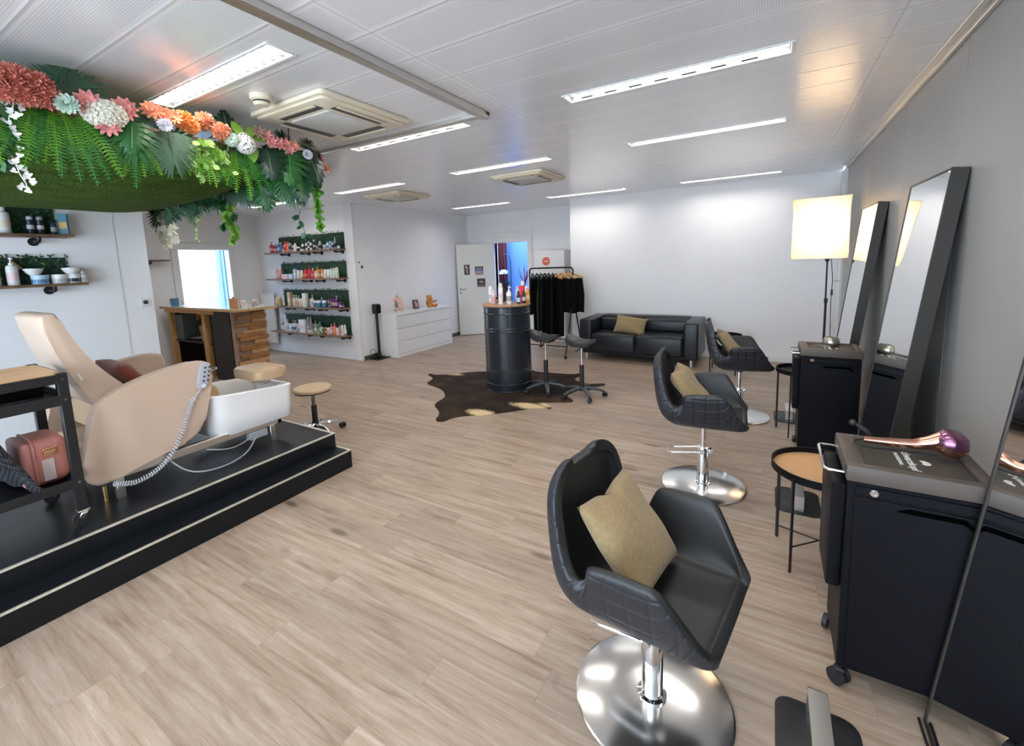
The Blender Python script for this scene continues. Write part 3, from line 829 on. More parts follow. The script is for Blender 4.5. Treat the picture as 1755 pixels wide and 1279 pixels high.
b=MB(); b.cyl((.0,.345,zc),(.0,.42,zc),.035,seg=14); b.bar((0,.40,zc),(.08,.30,1.50),.02,.02); b.done('lamp_holder',M['plastic'],t)
b=MB(); b.tube([(.085,.30,1.56),(.09,.30,.30)],.009,10); b.tube([(.09,.30,1.05),(.09,.30,.12)],.0125,10); b.cyl((.09,.30,1.02),(.09,.30,1.07),.018,seg=12); b.cyl((.088,.30,1.50),(.088,.30,1.55),.017,seg=12); b.done('pole',M['black'],t)
for k in range(3):
    a=R(30+120*k); b=MB(); b.tube([(.09,.30,.34),(.09+.24*math.cos(a),.30+.24*math.sin(a),.012)],.009,8); b.done('tripod_leg',M['black'],t)
b=MB(); b.tube([(.12,.32,1.55),(.145,.36,1.3),(.14,.36,1.0),(.15,.37,.6),(.17,.38,.2),(.2,.45,.01)],.004,6); b.box(.133,.155,.35,.372,1.10,1.17,.004); b.done('power_cord',M['black'],t)
# ------------------------------------------------------------------ bottles
_cm={}
def cmat(c,rough=.35,metal=0.0):
    k=(tuple(c),rough,metal)
    if k not in _cm: _cm[k]=mat('pack_%d'%len(_cm),c,rough,metal=metal)
    return _cm[k]
PAL=dict(white=(.78,.78,.76),cream=(.72,.66,.52),black=(.015,.015,.018),silver=(.5,.5,.52),grey=(.30,.31,.33),red=(.62,.03,.05),crimson=(.42,.05,.10),coral=(.80,.20,.15),orange=(.72,.30,.10),amber=(.72,.32,.02),
 blue=(.06,.20,.42),lightblue=(.45,.60,.78),navy=(.02,.03,.07),pink=(.75,.38,.38),palepink=(.78,.58,.60),purple=(.11,.02,.13),green=(.10,.22,.10),mint=(.62,.76,.62),tan=(.60,.40,.22),yellow=(.75,.62,.35),brown=(.24,.12,.06),teal=(.05,.22,.30),gold=(.62,.42,.12))
def product(kind,h,w,col,cap,band,loc,label,group,rz=0,name=None):
    c=cmat(PAL[col]); k=cmat(PAL[cap]); bd=cmat(PAL[band],.5)
    r=w/2; b=MB(); cb=MB(); hascap=True
    def banded(r,z0,z1,x=.0006,seg=16):
        b.mi=1; b.lathe([(r+x,z0),(r+x,z1)],seg,caps=False); b.mi=0
    if kind=='can':
        hb=h*.80; b.lathe([(0,0),(r*.95,0),(r,h*.015),(r,hb*.96),(r*.8,hb),(0,hb)],18); banded(r,hb*.35,hb*.62)
        cb.lathe([(0,hb-.002),(r*.86,hb-.002),(r*.86,h*.93),(r*.55,h*.985),(0,h)],18)
    elif kind=='bottle':
        hb=h*.84; b.lathe([(0,0),(r*.94,0),(r,h*.02),(r,hb*.86),(r*.85,hb*.95),(r*.45,hb),(0,hb)],18); banded(r,hb*.25,hb*.6)
        cb.lathe([(0,hb-.002),(r*.52,hb-.002),(r*.52,h*.985),(r*.45,h),(0,h)],14)
    elif kind=='pump':
        hb=h*.74; b.lathe([(0,0),(r*.94,0),(r,h*.02),(r,hb*.86),(r*.8,hb*.96),(r*.36,hb),(0,hb)],18); banded(r,hb*.25,hb*.62)
        cb.lathe([(0,hb-.002),(r*.42,hb-.002),(r*.42,hb+h*.07),(r*.16,hb+h*.08),(r*.16,h*.93),(0,h*.93)],12)
        cb.box(-r*.28,r*.95,-r*.24,r*.24,h*.93,h,.003)
    elif kind=='spray':
        hb=h*.70; b.lathe([(0,0),(r*.94,0),(r,h*.02),(r,hb*.9),(r*.7,hb*.97),(r*.4,hb),(0,hb)],18); banded(r,hb*.2,hb*.65)
        cb.lathe([(0,hb-.002),(r*.5,hb-.002),(r*.5,h*.86),(r*.36,h*.88),(r*.34,h*.99),(0,h)],12)
    elif kind=='tube':
        hc=h*.22
        n=14
        rings=[]
        for i,(z,sx,sy) in enumerate(((hc,.92,.92),(hc+h*.12,1.0,.86),(h*.62,1.04,.5),(h*.97,1.08,.08),(h,1.08,.08))):
            rings.append([b.bm.verts.new((r*sx*math.cos(2*PI*q/n),r*sy*math.sin(2*PI*q/n),z)) for q in range(n)])
        for A,Bq in zip(rings,rings[1:]): b.bridge(A,Bq)
        b.cap(rings[0],True); b.cap(rings[-1])
        b.mi=1; b.box(-r*.72,r*.72,-r*.82,-r*.80,h*.36,h*.44); b.mi=0
        cb.lathe([(0,0),(r*.9,0),(r*.9,hc),(0,hc)],16)
    elif kind=='jar':
        hb=h*.66; b.lathe([(0,0),(r*.92,0),(r,h*.06),(r,hb),(0,hb)],20); banded(r,hb*.2,hb*.8)
        cb.lathe([(0,hb),(r*1.03,hb),(r*1.03,h*.96),(r*.98,h),(0,h)],20)
    elif kind=='box':
        dd=min(r*.7,.045); b.box(-r,r,-dd,dd,0,h,.002); b.mi=1; b.box(-r*.8,r*.8,-dd-.0006,-dd+.001,h*.3,h*.6); b.mi=0; hascap=False
    nm=name or dict(can='spray_can',bottle='bottle',pump='pump_bottle',spray='spray_bottle',tube='tube',jar='jar',box='carton')[kind]
    o=b.done(nm,[c,bd],None,loc=loc,rz=rz)
    if hascap: cb.done('cap' if kind not in('jar',) else 'lid',k,o)
    else: cb.bm.free()
    cat=dict(can='spray can',bottle='bottle',pump='bottle',spray='bottle',tube='tube',jar='jar',box='box')[kind]
    return tag(o,label,cat,group)
ORD=['first','second','third','fourth','fifth','sixth','seventh','eighth','ninth','tenth','eleventh','twelfth','thirteenth','fourteenth','fifteenth','sixteenth','seventeenth','eighteenth','nineteenth','twentieth','twenty-first','twenty-second','twenty-third','twenty-fourth','twenty-fifth','twenty-sixth']
KN=dict(can='spray can',bottle='bottle',pump='pump bottle',spray='spray bottle',tube='tube',jar='jar',box='carton')

# ------------------------------------------------------------------ leafy backing panels
leafm=[mat('boxwood_leaf_dark',(.012,.045,.022),.6),mat('boxwood_leaf_mid',(.035,.12,.048),.55),mat('boxwood_leaf_light',(.10,.26,.06),.5)]
def hedge(name,label,x0,x1,z0,z1,loc,rz,seed,light=.15,n=900,group=None):
    """leafy panel: local x along wall, -y faces the room"""
    r=random.Random(seed); b=MB()
    b.box(x0,x1,-.02,0,z0,z1); 
    for k in range(n):
        x=r.uniform(x0-.008,x1+.008); z=r.uniform(z0-.0,z1+.028); y=-r.uniform(.012,.042); s=r.uniform(.018,.036)
        b.mi=2 if r.random()<light else (1 if r.random()<.45 else 0)
        a=r.uniform(0,2*PI); t=r.uniform(-.8,.8); cy,sy=math.cos(a),math.sin(a)
        p=Vector((x,y,z)); u=Vector((cy,-.3*t,sy)); v=Vector((-sy*.5,t*.5-.15,cy*.5))
        b.poly([p-u*s*.5,p+v*s*.5,p+u*s*.6,p-v*s*.5])
    o=b.done(name,leafm,None,loc=loc,rz=rz,smooth=False,weld=False)
    return tag(o,label,'plant panel',group)

def pipe_bracket(parent,x,z,d,flange_first=True):
    """black pipe bracket under a shelf: local, wall at y=0, room toward -y"""
    b=MB()
    b.cyl((x,-.001,z),(x,-.010,z),.034,seg=18); b.cyl((x,-.01,z),(x,-.03,z),.017,seg=12)
    b.tube([(x,-.02,z),(x,-d+.025,z)],.0115,10); b.cyl((x,-d+.055,z),(x,-d+.03,z),.016,seg=12)
    b.tube([(x,-d+.035,z),(x,-d+.012,z),(x,-d+.004,z+.012),(x,-d+.004,z+.034)],.0135,10)
    b.done('pipe_bracket',M['black'],parent)

SH=[(1.945,-8.36,'top'),(1.450,-8.40,'second'),(.930,-8.42,'third'),(.445,-8.42,'lowest')]
HP=[(2.225,.05),(1.735,.35),(1.235,.15),(.765,.08)]
for i,((z,x0,nm),(zt,lt)) in enumerate(zip(SH,HP)):
    t=thing('wall_shelf','dark board shelf on pipe brackets, %s of the four product shelves'%nm,'shelf',(0,5.15,0),0,'product shelves on the reception wall')
    b=MB(); b.box(x0,-6.27,-.205,-.002,z-.024,z,.003); b.done('board',M['plank'],t)
    for xb in (-7.88,-7.28,-6.92,-6.36): pipe_bracket(t,xb,z-.05,.18)
    hedge('hedge_panel','artificial boxwood strip on the wall above the %s product shelf'%nm,-8.14,-6.30,z+.004,zt,(0,5.148,0),0,20+i,lt,950,'boxwood strips behind the product shelves')

# u0,u1 zoomed px, height zoomed, colour, cap, band, kind   (shelf by shelf, left to right)
S1=[(50,105,200,'crimson','crimson','pink','pump'),(112,180,165,'crimson','crimson','pink','pump'),(195,242,185,'blue','lightblue','lightblue','bottle'),(246,288,185,'blue','silver','blue','bottle'),(290,315,70,'lightblue','white','white','jar'),(320,372,195,'coral','coral','red','pump'),(376,422,190,'coral','red','coral','bottle'),(424,470,200,'grey','black','navy','bottle'),(480,520,140,'silver','black','black','can'),(524,570,145,'cream','white','white','bottle'),(582,628,80,'black','white','black','jar'),(640,672,62,'white','black','white','jar'),(678,716,150,'white','black','black','bottle'),(755,792,172,'white','black','black','can'),(797,832,165,'black','silver','white','can'),(836,874,172,'white','black','black','can'),(905,945,185,'black','silver','silver','can'),(958,1000,150,'black','black','grey','jar'),(1012,1066,150,'grey','silver','black','bottle'),(1102,1160,80,'silver','silver','grey','jar'),(1170,1210,132,'white','blue','blue','bottle'),(1218,1256,132,'blue','white','white','bottle'),(1264,1304,132,'lightblue','blue','navy','bottle'),(1320,1352,200,'grey','silver','black','spray'),(1420,1466,72,'silver','black','white','jar')]
S2=[(172,222,205,'pink','pink','palepink','bottle'),(228,272,215,'pink','cream','pink','bottle'),(305,432,85,'palepink','pink','pink','box'),(440,520,88,'lightblue','white','white','box'),(525,574,172,'lightblue','white','white','box'),(582,640,150,'cream','white','tan','tube'),(646,706,150,'cream','tan','pink','tube'),(722,800,172,'red','red','coral','bottle'),(810,866,215,'red','red','crimson','pump'),(870,925,180,'red','white','coral','pump'),(930,962,150,'palepink','red','white','bottle'),(966,1020,205,'orange','orange','cream','pump'),(1024,1062,150,'brown','gold','orange','bottle'),(1066,1110,170,'orange','coral','cream','bottle'),(1116,1168,150,'white','white','grey','tube'),(1176,1232,150,'white','silver','grey','tube'),(1240,1292,170,'white','mint','mint','bottle'),(1298,1344,172,'mint','white','white','bottle'),(1350,1404,182,'white','yellow','mint','can')]
S3=[(172,214,190,'yellow','white','white','bottle'),(222,270,185,'tan','yellow','gold','bottle'),(415,478,262,'tan','cream','cream','box'),(506,548,205,'mint','white','white','pump'),(552,592,215,'cream','mint','tan','pump'),(596,636,200,'cream','white','pink','pump'),(642,706,150,'palepink','white','cream','jar'),(714,788,245,'white','white','mint','box'),(768,828,125,'white','white','mint','jar'),(834,862,150,'yellow','white','white','bottle'),(866,914,212,'white','white','lightblue','pump'),(922,980,120,'blue','white','teal','jar'),(986,1055,125,'blue','white','teal','jar'),(1060,1090,170,'blue','lightblue','navy','bottle'),(1094,1160,125,'blue','white','teal','jar'),(1200,1238,160,'grey','purple','purple','can'),(1248,1288,200,'purple','purple','grey','bottle'),(1294,1340,205,'purple','purple','pink','pump'),(1346,1402,205,'purple','silver','grey','pump'),(1416,1470,110,'purple','purple','lightblue','tube'),(1476,1510,100,'purple','black','grey','jar'),(1514,1552,112,'purple','purple','pink','bottle')]
S4=[(284,324,240,'grey','silver','white','spray'),(330,364,150,'white','white','lightblue','tube'),(374,418,222,'white','white','lightblue','pump'),(424,480,150,'white','mint','grey','tube'),(490,524,215,'white','silver','blue','pump'),(530,570,215,'white','white','blue','pump'),(576,604,170,'lightblue','white','white','bottle'),(608,650,150,'white','white','blue','jar'),(652,786,240,'white','white','palepink','box'),(796,842,290,'grey','white','white','tube'),(848,890,295,'grey','white','silver','tube'),(894,932,180,'brown','silver','white','tube'),(936,976,230,'grey','silver','white','pump'),(978,1024,180,'green','mint','white','tube'),(1030,1062,220,'green','silver','mint','bottle'),(1064,1086,130,'teal','white','mint','jar'),(1090,1130,120,'brown','gold','brown','bottle'),(1136,1178,125,'brown','silver','gold','bottle'),(1184,1238,120,'pink','white','palepink','jar'),(1242,1290,190,'pink','pink','white','pump'),(1302,1360,212,'coral','coral','orange','pump'),(1364,1410,130,'white','white','palepink','jar'),(1416,1458,170,'coral','pink','palepink','tube'),(1464,1508,185,'white','white','grey','tube'),(1516,1566,195,'white','grey','silver','tube')]
SHX=[(-1.8268364e-05,.03593183813,-21.0160386592),(-1.82376619e-05,.03611048831,-21.1922627750),(-1.82079520e-05,.03629844911,-21.3768322492),(-1.81824934e-05,.03647402325,-21.5484832439)]
for (z,x0,nm),S,(pa,pb,pc_) in zip(SH,(S1,S2,S3,S4),SHX):
    sx=lambda u: (pa*u+pb)*u+pc_
    last=-99
    for q,(a,c,hh,col,cap,band,kind) in enumerate(S):
        xa,xb=sx(460+a/11.63),sx(460+c/11.63); x=(xa+xb)/2; w=max(.030,min(.30,(xb-xa)*.86))
        if kind in('bottle','pump','can','spray','tube'): w=min(w,.075)
        if kind=='jar': w=min(w,.10)
        h=hh/11.63*.0118
        yy=5.03
        x=min(max(x,x0+.035),-6.31)
        if x-w/2<last: yy=4.975
        last=x+w/2
        lab='%s %s on the %s product shelf, %s from its left end'%({'lightblue':'light blue','palepink':'pale pink'}.get(col,col),KN[kind],nm,ORD[q])
        product(kind,h,w,col,cap,band,(x,yy,z),lab,'products on the %s product shelf'%nm,rnd.uniform(-.3,.3) if kind!='box' else 0)

# ------------------------------------------------------------------ planted shelves on the left wall
LS=[(1.985,-.9,1.375,'upper',2.235),(1.585,-.9,1.42,'lower',1.80)]
for i,(z,y0,y1,nm,zt) in enumerate(LS):
    # built in local frame: x along +Y world, wall at y=0 -> rotate by 90 so that -y faces +X
    t=thing('wall_shelf','dark board shelf with round pipe brackets, %s of the two on the left wall'%nm,'shelf',(LX,0,0),R(90),'shelves on the left wall')
    b=MB(); b.box(y0,y1,-.19,-.002,z-.022,z,.003); b.done('board',M['plank'],t)
    for xb in (.2,1.17+.045*i): 
        pipe_bracket(t,xb,z-.055,.165)
    hedge('hedge_panel','dark boxwood strip above the %s shelf on the left wall'%nm,y0+.02,1.31+.03*i,z+.004,zt,(LX+.002,0,0),R(90),40+i,.04,1500,'boxwood strips on the left wall')
L1=[('bottle',.205,.075,'white','white','cream',.985,'white square-shouldered bottle on the upper left-wall shelf'),('can',.145,.045,'navy','silver','silver',1.125,'dark can on the upper left-wall shelf, left of the pair'),('can',.145,.045,'black','grey','silver',1.18,'dark can on the upper left-wall shelf, right of the pair'),('bottle',.12,.04,'navy','black','grey',1.255,'short dark bottle alone on the upper left-wall shelf')]
for kind,h,w,c,k,bd,y,lab in L1: product(kind,h,w,c,k,bd,(LX+.10,y*1.02,LS[0][0]),lab,'bottles on the upper left-wall shelf')
product('box',.175,.06,'teal','black','gold',(LX+.09,1.345,LS[0][0]),'dark teal carton at the right end of the upper left-wall shelf',None,R(60))
L2=[('pump',.215,.068,'white','white','palepink',.985,'white pump bottle on the lower left-wall shelf'),('pump',.20,.065,'white','white','cream',.89,'white pump bottle cut by the left photo edge, lower left-wall shelf'),
 ('jar',.075,.105,'lightblue','lightblue','blue',1.13,'light blue jar on the lower left-wall shelf'),('jar',.075,.10,'white','white','silver',1.24,'white jar in the middle of the lower left-wall shelf'),('jar',.075,.085,'white','white','navy',1.325,'white jar under a bowl, right part of the lower left-wall shelf'),('spray',.10,.045,'white','white','silver',1.385,'small white dropper bottle at the right end of the lower left-wall shelf')]
for kind,h,w,c,k,bd,y,lab in L2: product(kind,h,w,c,k,bd,(LX+.10,y*1.02,LS[1][0]),lab,'jars and bottles on the lower left-wall shelf')
for y,lab in ((1.10,'white bowl on the light blue jar, lower left-wall shelf'),(1.318,'white bowl on the white jar near the right end of the lower left-wall shelf')):
    b=MB(); b.lathe([(0,0),(.028,.0),(.045,.018),(.06,.045),(.062,.052),(.058,.052),(.04,.018),(0,.010)],24)
    tag(b.done('bowl',cmat(PAL['white']),None,loc=(LX+.10,y*1.02,LS[1][0]+.075)),lab,'bowl','bowls on the lower left-wall shelf')
b=MB(); b.tube([(0,0,.0),(0,-.05,.055)],[.012,.016],10); tag(b.done('wooden_brush',M['oak'],None,loc=(LX+.05,1.065,LS[1][0]+.13)),'wooden brush handle sticking up behind the bowl, lower left-wall shelf','brush')
# ------------------------------------------------------------------ reception
t=thing('reception_counter','reception counter of pine posts and black board with a reclaimed slat end','counter',(0,0,0))
CX0,CX1,CY0,CY1,CZ=-8.72,-6.42,3.30,3.92,1.10
b=MB(); b.box(CX0,CX1,CY0,CY1,CZ-.045,CZ-.012,.003); b.done('worktop',M['pine'],t)
b=MB(); b.box(CX0+.004,CX1-.004,CY0+.004,CY1-.004,CZ-.012,CZ,.002); b.done('glass_top',M['glassy'],t)
for px in (-8.62,-7.52,):
    b=MB(); b.box(px,px+.10,CY0+.06,CY0+.14,0,CZ-.045,.003); b.done('post',M['pine'],t)
b=MB(); b.box(-8.68,-7.12,CY0+.05,CY0+.09,CZ-.105,CZ-.045,.003); b.done('rail',M['pine'],t)
b=MB(); b.bar((-8.45,CY0+.35,.75),(-8.05,CY0+.35,1.03),.045,.07); b.done('brace',M['pine'],t)
b=MB(); b.box(-7.22,-6.70,CY0+.06,CY0+.085,.0,CZ-.046,.002); b.done('black_panel',M['anthracite'],t)
b=MB(); b.box(CX0+.02,-6.75,CY1-.10,CY1-.08,0,CZ-.046); b.box(CX0+.02,CX0+.04,CY0+.1,CY1-.1,0,CZ-.046); b.done('back_panel',mat('dark_brown_board',(.03,.022,.018),.6),t)
b=MB(); b.box(-8.6,-6.75,CY0+.10,CY1-.10,.513,.533); b.done('shelf',M['anthracite'],t)
b=MB(); b.box(-6.70,-6.67,CY0+.055,CY1-.07,0,CZ-.046,.002); b.box(-6.70,-6.62,CY0+.055,CY0+.075,0,CZ-.046,.001); b.done('end_board',M['taupe'],t)
rs=random.Random(5)
zz=.03
k=0
while zz<CZ-.11:
    h=rs.choice((.04,.05,.06)); st=rs.choice((.02,.06,.12,.17,.22,.27)); dp=rs.uniform(.018,.05)
    b=MB(); b.box(-6.67,-6.67+dp,CY0+.075+st,CY1-.07+rs.uniform(-.015,.02),zz,zz+h,.002); b.done('slat',M['slat2'] if k%3==1 else M['slat'],t)
    zz+=h+.001; k+=1
for (x,y,z,w,d,h,c,lab) in ((-7.75,3.6,.535,.26,.22,.15,'tan','brown carton on the shelf inside the reception counter'),(-7.72,3.58,.685,.30,.22,.10,'tan','upper brown carton with open top inside the reception counter')):
    b=MB(); b.box(-w/2,w/2,-d/2,d/2,0,h,.002); 
    o=b.done('cardboard_box',cmat((.42,.22,.12),.8),None,loc=(x,y,z)); tag(o,lab,'box')
b=MB(); b.box(-.2,.2,-.12,.12,0,.03,.004); tag(b.done('folder',cmat((.03,.03,.035)),None,loc=(-8.1,3.6,.535)),'black folder lying on the shelf inside the reception counter','folder')
b=MB(); b.box(-.12,.12,-.1,.1,0,.008,.002); tag(b.done('paper_stack',M['print_w'],None,loc=(-8.05,3.58,.566),rz=.3),'white papers lying on the black folder inside the counter','paper')
b=MB(); b.box(-.14,.14,-.2,.2,0,.42,.01); tag(b.done('storage_tub',cmat((.12,.15,.15),.6),None,loc=(-8.42,3.62,.535)),'grey green tub on the left of the shelf inside the counter','tub')
product('bottle',.14,.07,'green','white','white',(-7.78,3.55,.785),'green bottle with white cap on the carton inside the counter',None)
t=thing('pen_cup','blue cup with a straw on the left of the reception counter','cup',(-8.45,3.42,CZ))
b=MB(); b.lathe([(0,0),(.055,0),(.062,.12),(.058,.12),(.052,.006),(0,.006)],24); b.done('cup',cmat((.08,.22,.36)),t)
b=MB(); b.tube([(.0,.0,.01),(-.07,.02,.30)],.004,8); b.done('straw',M['print_w'],t)
t=thing('water_glass','low clear glass standing right of the blue cup','glass',(-8.20,3.45,CZ))
b=MB(); b.lathe([(0,0),(.034,0),(.038,.06),(.038,.085),(.036,.085),(.034,.01),(0,.008)],20); b.done('glass',M['glass'],t)
t=thing('card_holder','copper coloured card box on the corner of the reception counter','card holder',(-6.60,3.39,CZ),R(12))
b=MB(); b.box(-.05,.05,-.03,.03,0,.145,.003); b.done('box',cmat((.62,.27,.13),.5),t)
b=MB(); b.box(-.012,.012,-.004,.004,.14,.165); b.done('card',M['black'],t)
for k,(x,y,rz,lab,c) in enumerate([(-6.58,3.53,.3,'small folded leaflet standing beside the copper card box',(.60,.52,.45)),(-6.53,3.66,.5,'white folded leaflet with an orange picture on the counter',(.62,.30,.18)),(-6.50,3.58,.1,'red and white flyer lying at the counter edge',(.60,.12,.12))]):
    t=thing('leaflet',lab,'leaflet',(x,y,CZ),rz,'leaflets on the reception counter')
    if k<2:
        b=MB(); b.bar((-.0,-.05,.0),(.02,-.05,.11),.10,.002,up=(1,0,0)); b.bar((.045,-.05,.0),(.02,-.05,.11),.10,.002,up=(1,0,0)); b.done('card',M['print_w'],t)
        b=MB(); b.bar((.050,-.05,.02),(.029,-.05,.09),.06,.001,up=(1,0,0)); b.done('picture',cmat(c),t)
    else:
        b=MB(); b.box(-.05,.05,-.07,.07,0,.002); b.done('card',M['print_w'],t); b=MB(); b.box(-.04,.04,-.05,.02,.002,.0026); b.done('picture',cmat(c),t)
t=thing('radiator','tall white panel radiator on the wall beside the reception','radiator',(-8.86,5.13,.16))
b=MB(); b.box(0,.44,-.055,-.02,0,1.0,.006); b.box(.03,.41,-.02,.02,.1,.16); b.box(.03,.41,-.02,.02,.84,.9)
for k in range(9): b.box(.022+k*.045,.058+k*.045,-.064,-.05,.03,.97,.006)
b.done('panel',M['whitegloss'],t)
t=thing('wall_shelf','short dark shelf on one round bracket beside the reception doorway','shelf',(-8.90,3.2,1.86),R(90))
b=MB(); b.box(-.45,.34,-.19,-.002,-.022,0,.003); b.done('board',M['plank'],t); pipe_bracket(t,.08,-.055,.165)
# wall controls
t=thing('thermostat','small white wall control beside the top of the wall corner','thermostat',(-6.06,5.26,1.58)); b=MB(); b.box(0,.018,-.04,.04,0,.085,.004); b.done('case',M['white'],t); b=MB(); b.box(.017,.02,-.022,.022,.02,.065,.001); b.done('display',M['greyplastic'],t)
b=MB(); b.cyl((0,0,0),(.008,0,0),.014,seg=12); tag(b.done('wall_sensor',M['greyplastic'],None,loc=(-6.06,5.22,1.70)),'tiny round grey sensor above the wall control','sensor')
t=thing('wall_socket','white socket with a round dark centre at the end of the left wall','socket',(LX,1.86,1.325)); b=MB(); b.box(0,.012,-.042,.042,0,.085,.004); b.done('plate',M['white'],t); b=MB(); b.cyl((.012,0,.042),(.016,0,.042),.021,seg=20); b.done('centre',M['greyplastic'],t)

# ------------------------------------------------------------------ dresser
DX,DY0,DY1,DH=-5.615,5.55,7.09,.775
t=thing('dresser','long white chest of six drawers against the wall','dresser',(DX,DY0,0),R(90))
W=DY1-DY0; D=.435
b=MB(); b.box(-.006,W+.006,-.006,D,DH-.03,DH,.003); b.done('top',M['white'],t)
b=MB(); b.box(0,.02,0,D,0,DH-.03,.002); b.box(W-.02,W,0,D,0,DH-.03,.002); b.box(.02,W-.02,.02,D,.05,DH-.03); b.box(.02,W-.02,.004,.024,0,.062,.002); b.done('carcass',M['white'],t)
for rI in range(3):
    for c in range(2):
        z0=.066+rI*.227; b=MB(); x0=.022+c*(W/2-.0215); b.box(x0,x0+W/2-.0235,.0,.02,z0,z0+.213,.002); b.done('drawer',M['white'],t)
DZ=DH
# easel with picture
t=thing('table_easel','small wooden easel holding a grey and pink picture, on the left of the dresser','easel',(-5.84,5.84,DZ),R(74))
b=MB(); b.bar((-.07,-.03,0),(-.01,.02,.30),.014,.012); b.bar((.07,-.03,0),(.01,.02,.30),.014,.012); b.bar((0,.12,0),(0,.02,.33),.014,.012); b.bar((-.10,-.028,.055),(.10,-.028,.055),.02,.014); b.bar((-.025,.012,.285),(.025,.012,.285),.012,.012); b.done('stand',M['hangerwood'],t)
b=MB(); b.bar((0,-.03,.062),(0,.012,.27),.18,.006,up=(0,1,0)); pc=b.done('picture',[mat('canvas_pink',(.78,.50,.42),.7,noise=.3,nscale=25)],t)
b=MB(); b.tube([(-.05,-.032,.09),(-.045,-.024,.13),(-.035,-.014,.175),(-.05,-.006,.215)],[.03,.034,.026,.014],10,flat=.12); b.done('painted_shape',mat('canvas_grey',(.18,.20,.22),.7),pc)
t=thing('photo_frame','small dark picture card leaning at the middle of the dresser','photo frame',(-5.90,6.38,DZ),R(72))
b=MB(); b.bar((0,0,0),(0,.035,.175),.125,.006,up=(0,1,0)); b.bar((0,.085,0),(0,.035,.15),.03,.004,up=(0,1,0)); b.done('card',mat('photo_dark',(.05,.06,.09),.3),t)
b=MB(); b.bar((.01,-.003,.03),(.0,.026,.15),.05,.002,up=(0,1,0)); b.bar((.035,-.003,.05),(.03,.022,.12),.02,.002,up=(0,1,0)); b.done('picture',mat('photo_rose',(.55,.25,.25),.4,noise=.5,nscale=30),t)
t=thing('teddy_bear','small orange brown teddy bear sitting on the right of the dresser','teddy bear',(-5.88,6.74,DZ),R(80))
fur=mat('teddy_plush',(.56,.25,.07),.95,noise=.2,nscale=60,bump=.6,bscale=300)
b=MB(); b.ball((0,0,.07),.062,16,12,1,.9,1.15)
body=b.done('torso',fur,t)
b=MB(); b.ball((0,-.01,.175),.058,16,12,1.05,.95,.95); b.ball((0,-.058,.165),.026,12,8); b.ball((-.045,0,.222),.02,10,8); b.ball((.045,0,.222),.02,10,8); b.done('head',fur,t)
for s in (-1,1):
    b=MB(); b.tube([(s*.05,-.01,.115),(s*.085,-.04,.10),(s*.115,-.07,.115)],[.024,.022,.02],12); b.ball((s*.118,-.073,.116),.021,10,8); b.done('arm',fur,t)
    b=MB(); b.tube([(s*.035,-.03,.035),(s*.06,-.08,.028),(s*.075,-.12,.03)],[.03,.028,.024],12); b.ball((s*.078,-.125,.036),.030,10,8); b.done('leg',fur,t)
    b=MB(); b.ball((s*.022,-.063,.19),.005,8,6); b.done('eye',M['black'],t)
b=MB(); b.ball((0,-.083,.170),.007,8,6); b.done('nose',M['black'],t)

# ------------------------------------------------------------------ speaker
t=thing('speaker_stand','black column speaker stand with flat base beside the dresser','speaker stand',(-5.93,5.42,0),R(0))
b=MB(); b.prism(rrect(.24,.30,.02,3),0,.014,bev=.003); b.done('base',M['blacksat'],t)
b=MB(); b.bar((-.02,0,.014),(-.02,0,.80),.032,.05,.006); b.done('column',M['black'],t)
t=thing('loudspeaker','black speaker box on top of the column stand','speaker',(-5.95,5.42,.80),R(0))
b=MB(); b.prism(rrect(.12,.12,.035,5),0,.165,bev=.006); b.done('cabinet',M['plastic'],t)
b=MB(); b.box(.0605,.0625,-.05,.05,.012,.153,.0005); b.done('grille',M['fabric'],t)
t=thing('power_strip','power adapters and cables on the floor behind the speaker stand','power strip',(-6.0,5.34,0))
b=MB(); b.box(-.02,.02,-.09,.10,0,.04,.006); b.done('strip',M['plastic'],t)
b=MB(); b.tube(chaikin([(0,.04,.04),(-.005,.06,.10),(0,.02,.17),(0,-.06,.18),(.0,-.08,.06),(0,-.05,.035)]),.004,6); b.tube(chaikin([(0,.06,.04),(-.02,.08,.2),(-.025,.07,.5),(-.0,.08,.76)]),.0025,6); b.done('cable',M['black'],t)
b=MB(); b.box(-.03,.02,.01,.07,.04,.09,.006); b.done('adapter',M['plastic'],t)

# ------------------------------------------------------------------ cabinet with sticker
t=thing('office_cabinet','tall white metal cabinet with a round coral sticker, behind the coat rack','cabinet',(-4.11,7.94,0))
b=MB(); b.box(0,.66,.012,.44,0,1.81,.004); b.done('body',M['whitegloss'],t)
for k in range(2): b=MB(); b.box(.006,.654,0,.013,.03+.44*0+ (0 if k==0 else .88),.87 if k==0 else 1.765,.003); b.done('door',M['whitegloss'],t)
b=MB(); b.cyl((0,0,0),(0,-.0015,0),.085,seg=40); st=b.done('round_sticker',M['coral'],t,loc=(.27,-.0005,1.60))
b=MB(); b.box(-.055,.055,-.0022,-.0012,-.008,.008); b.done('sticker_line',M['print_w'],st)
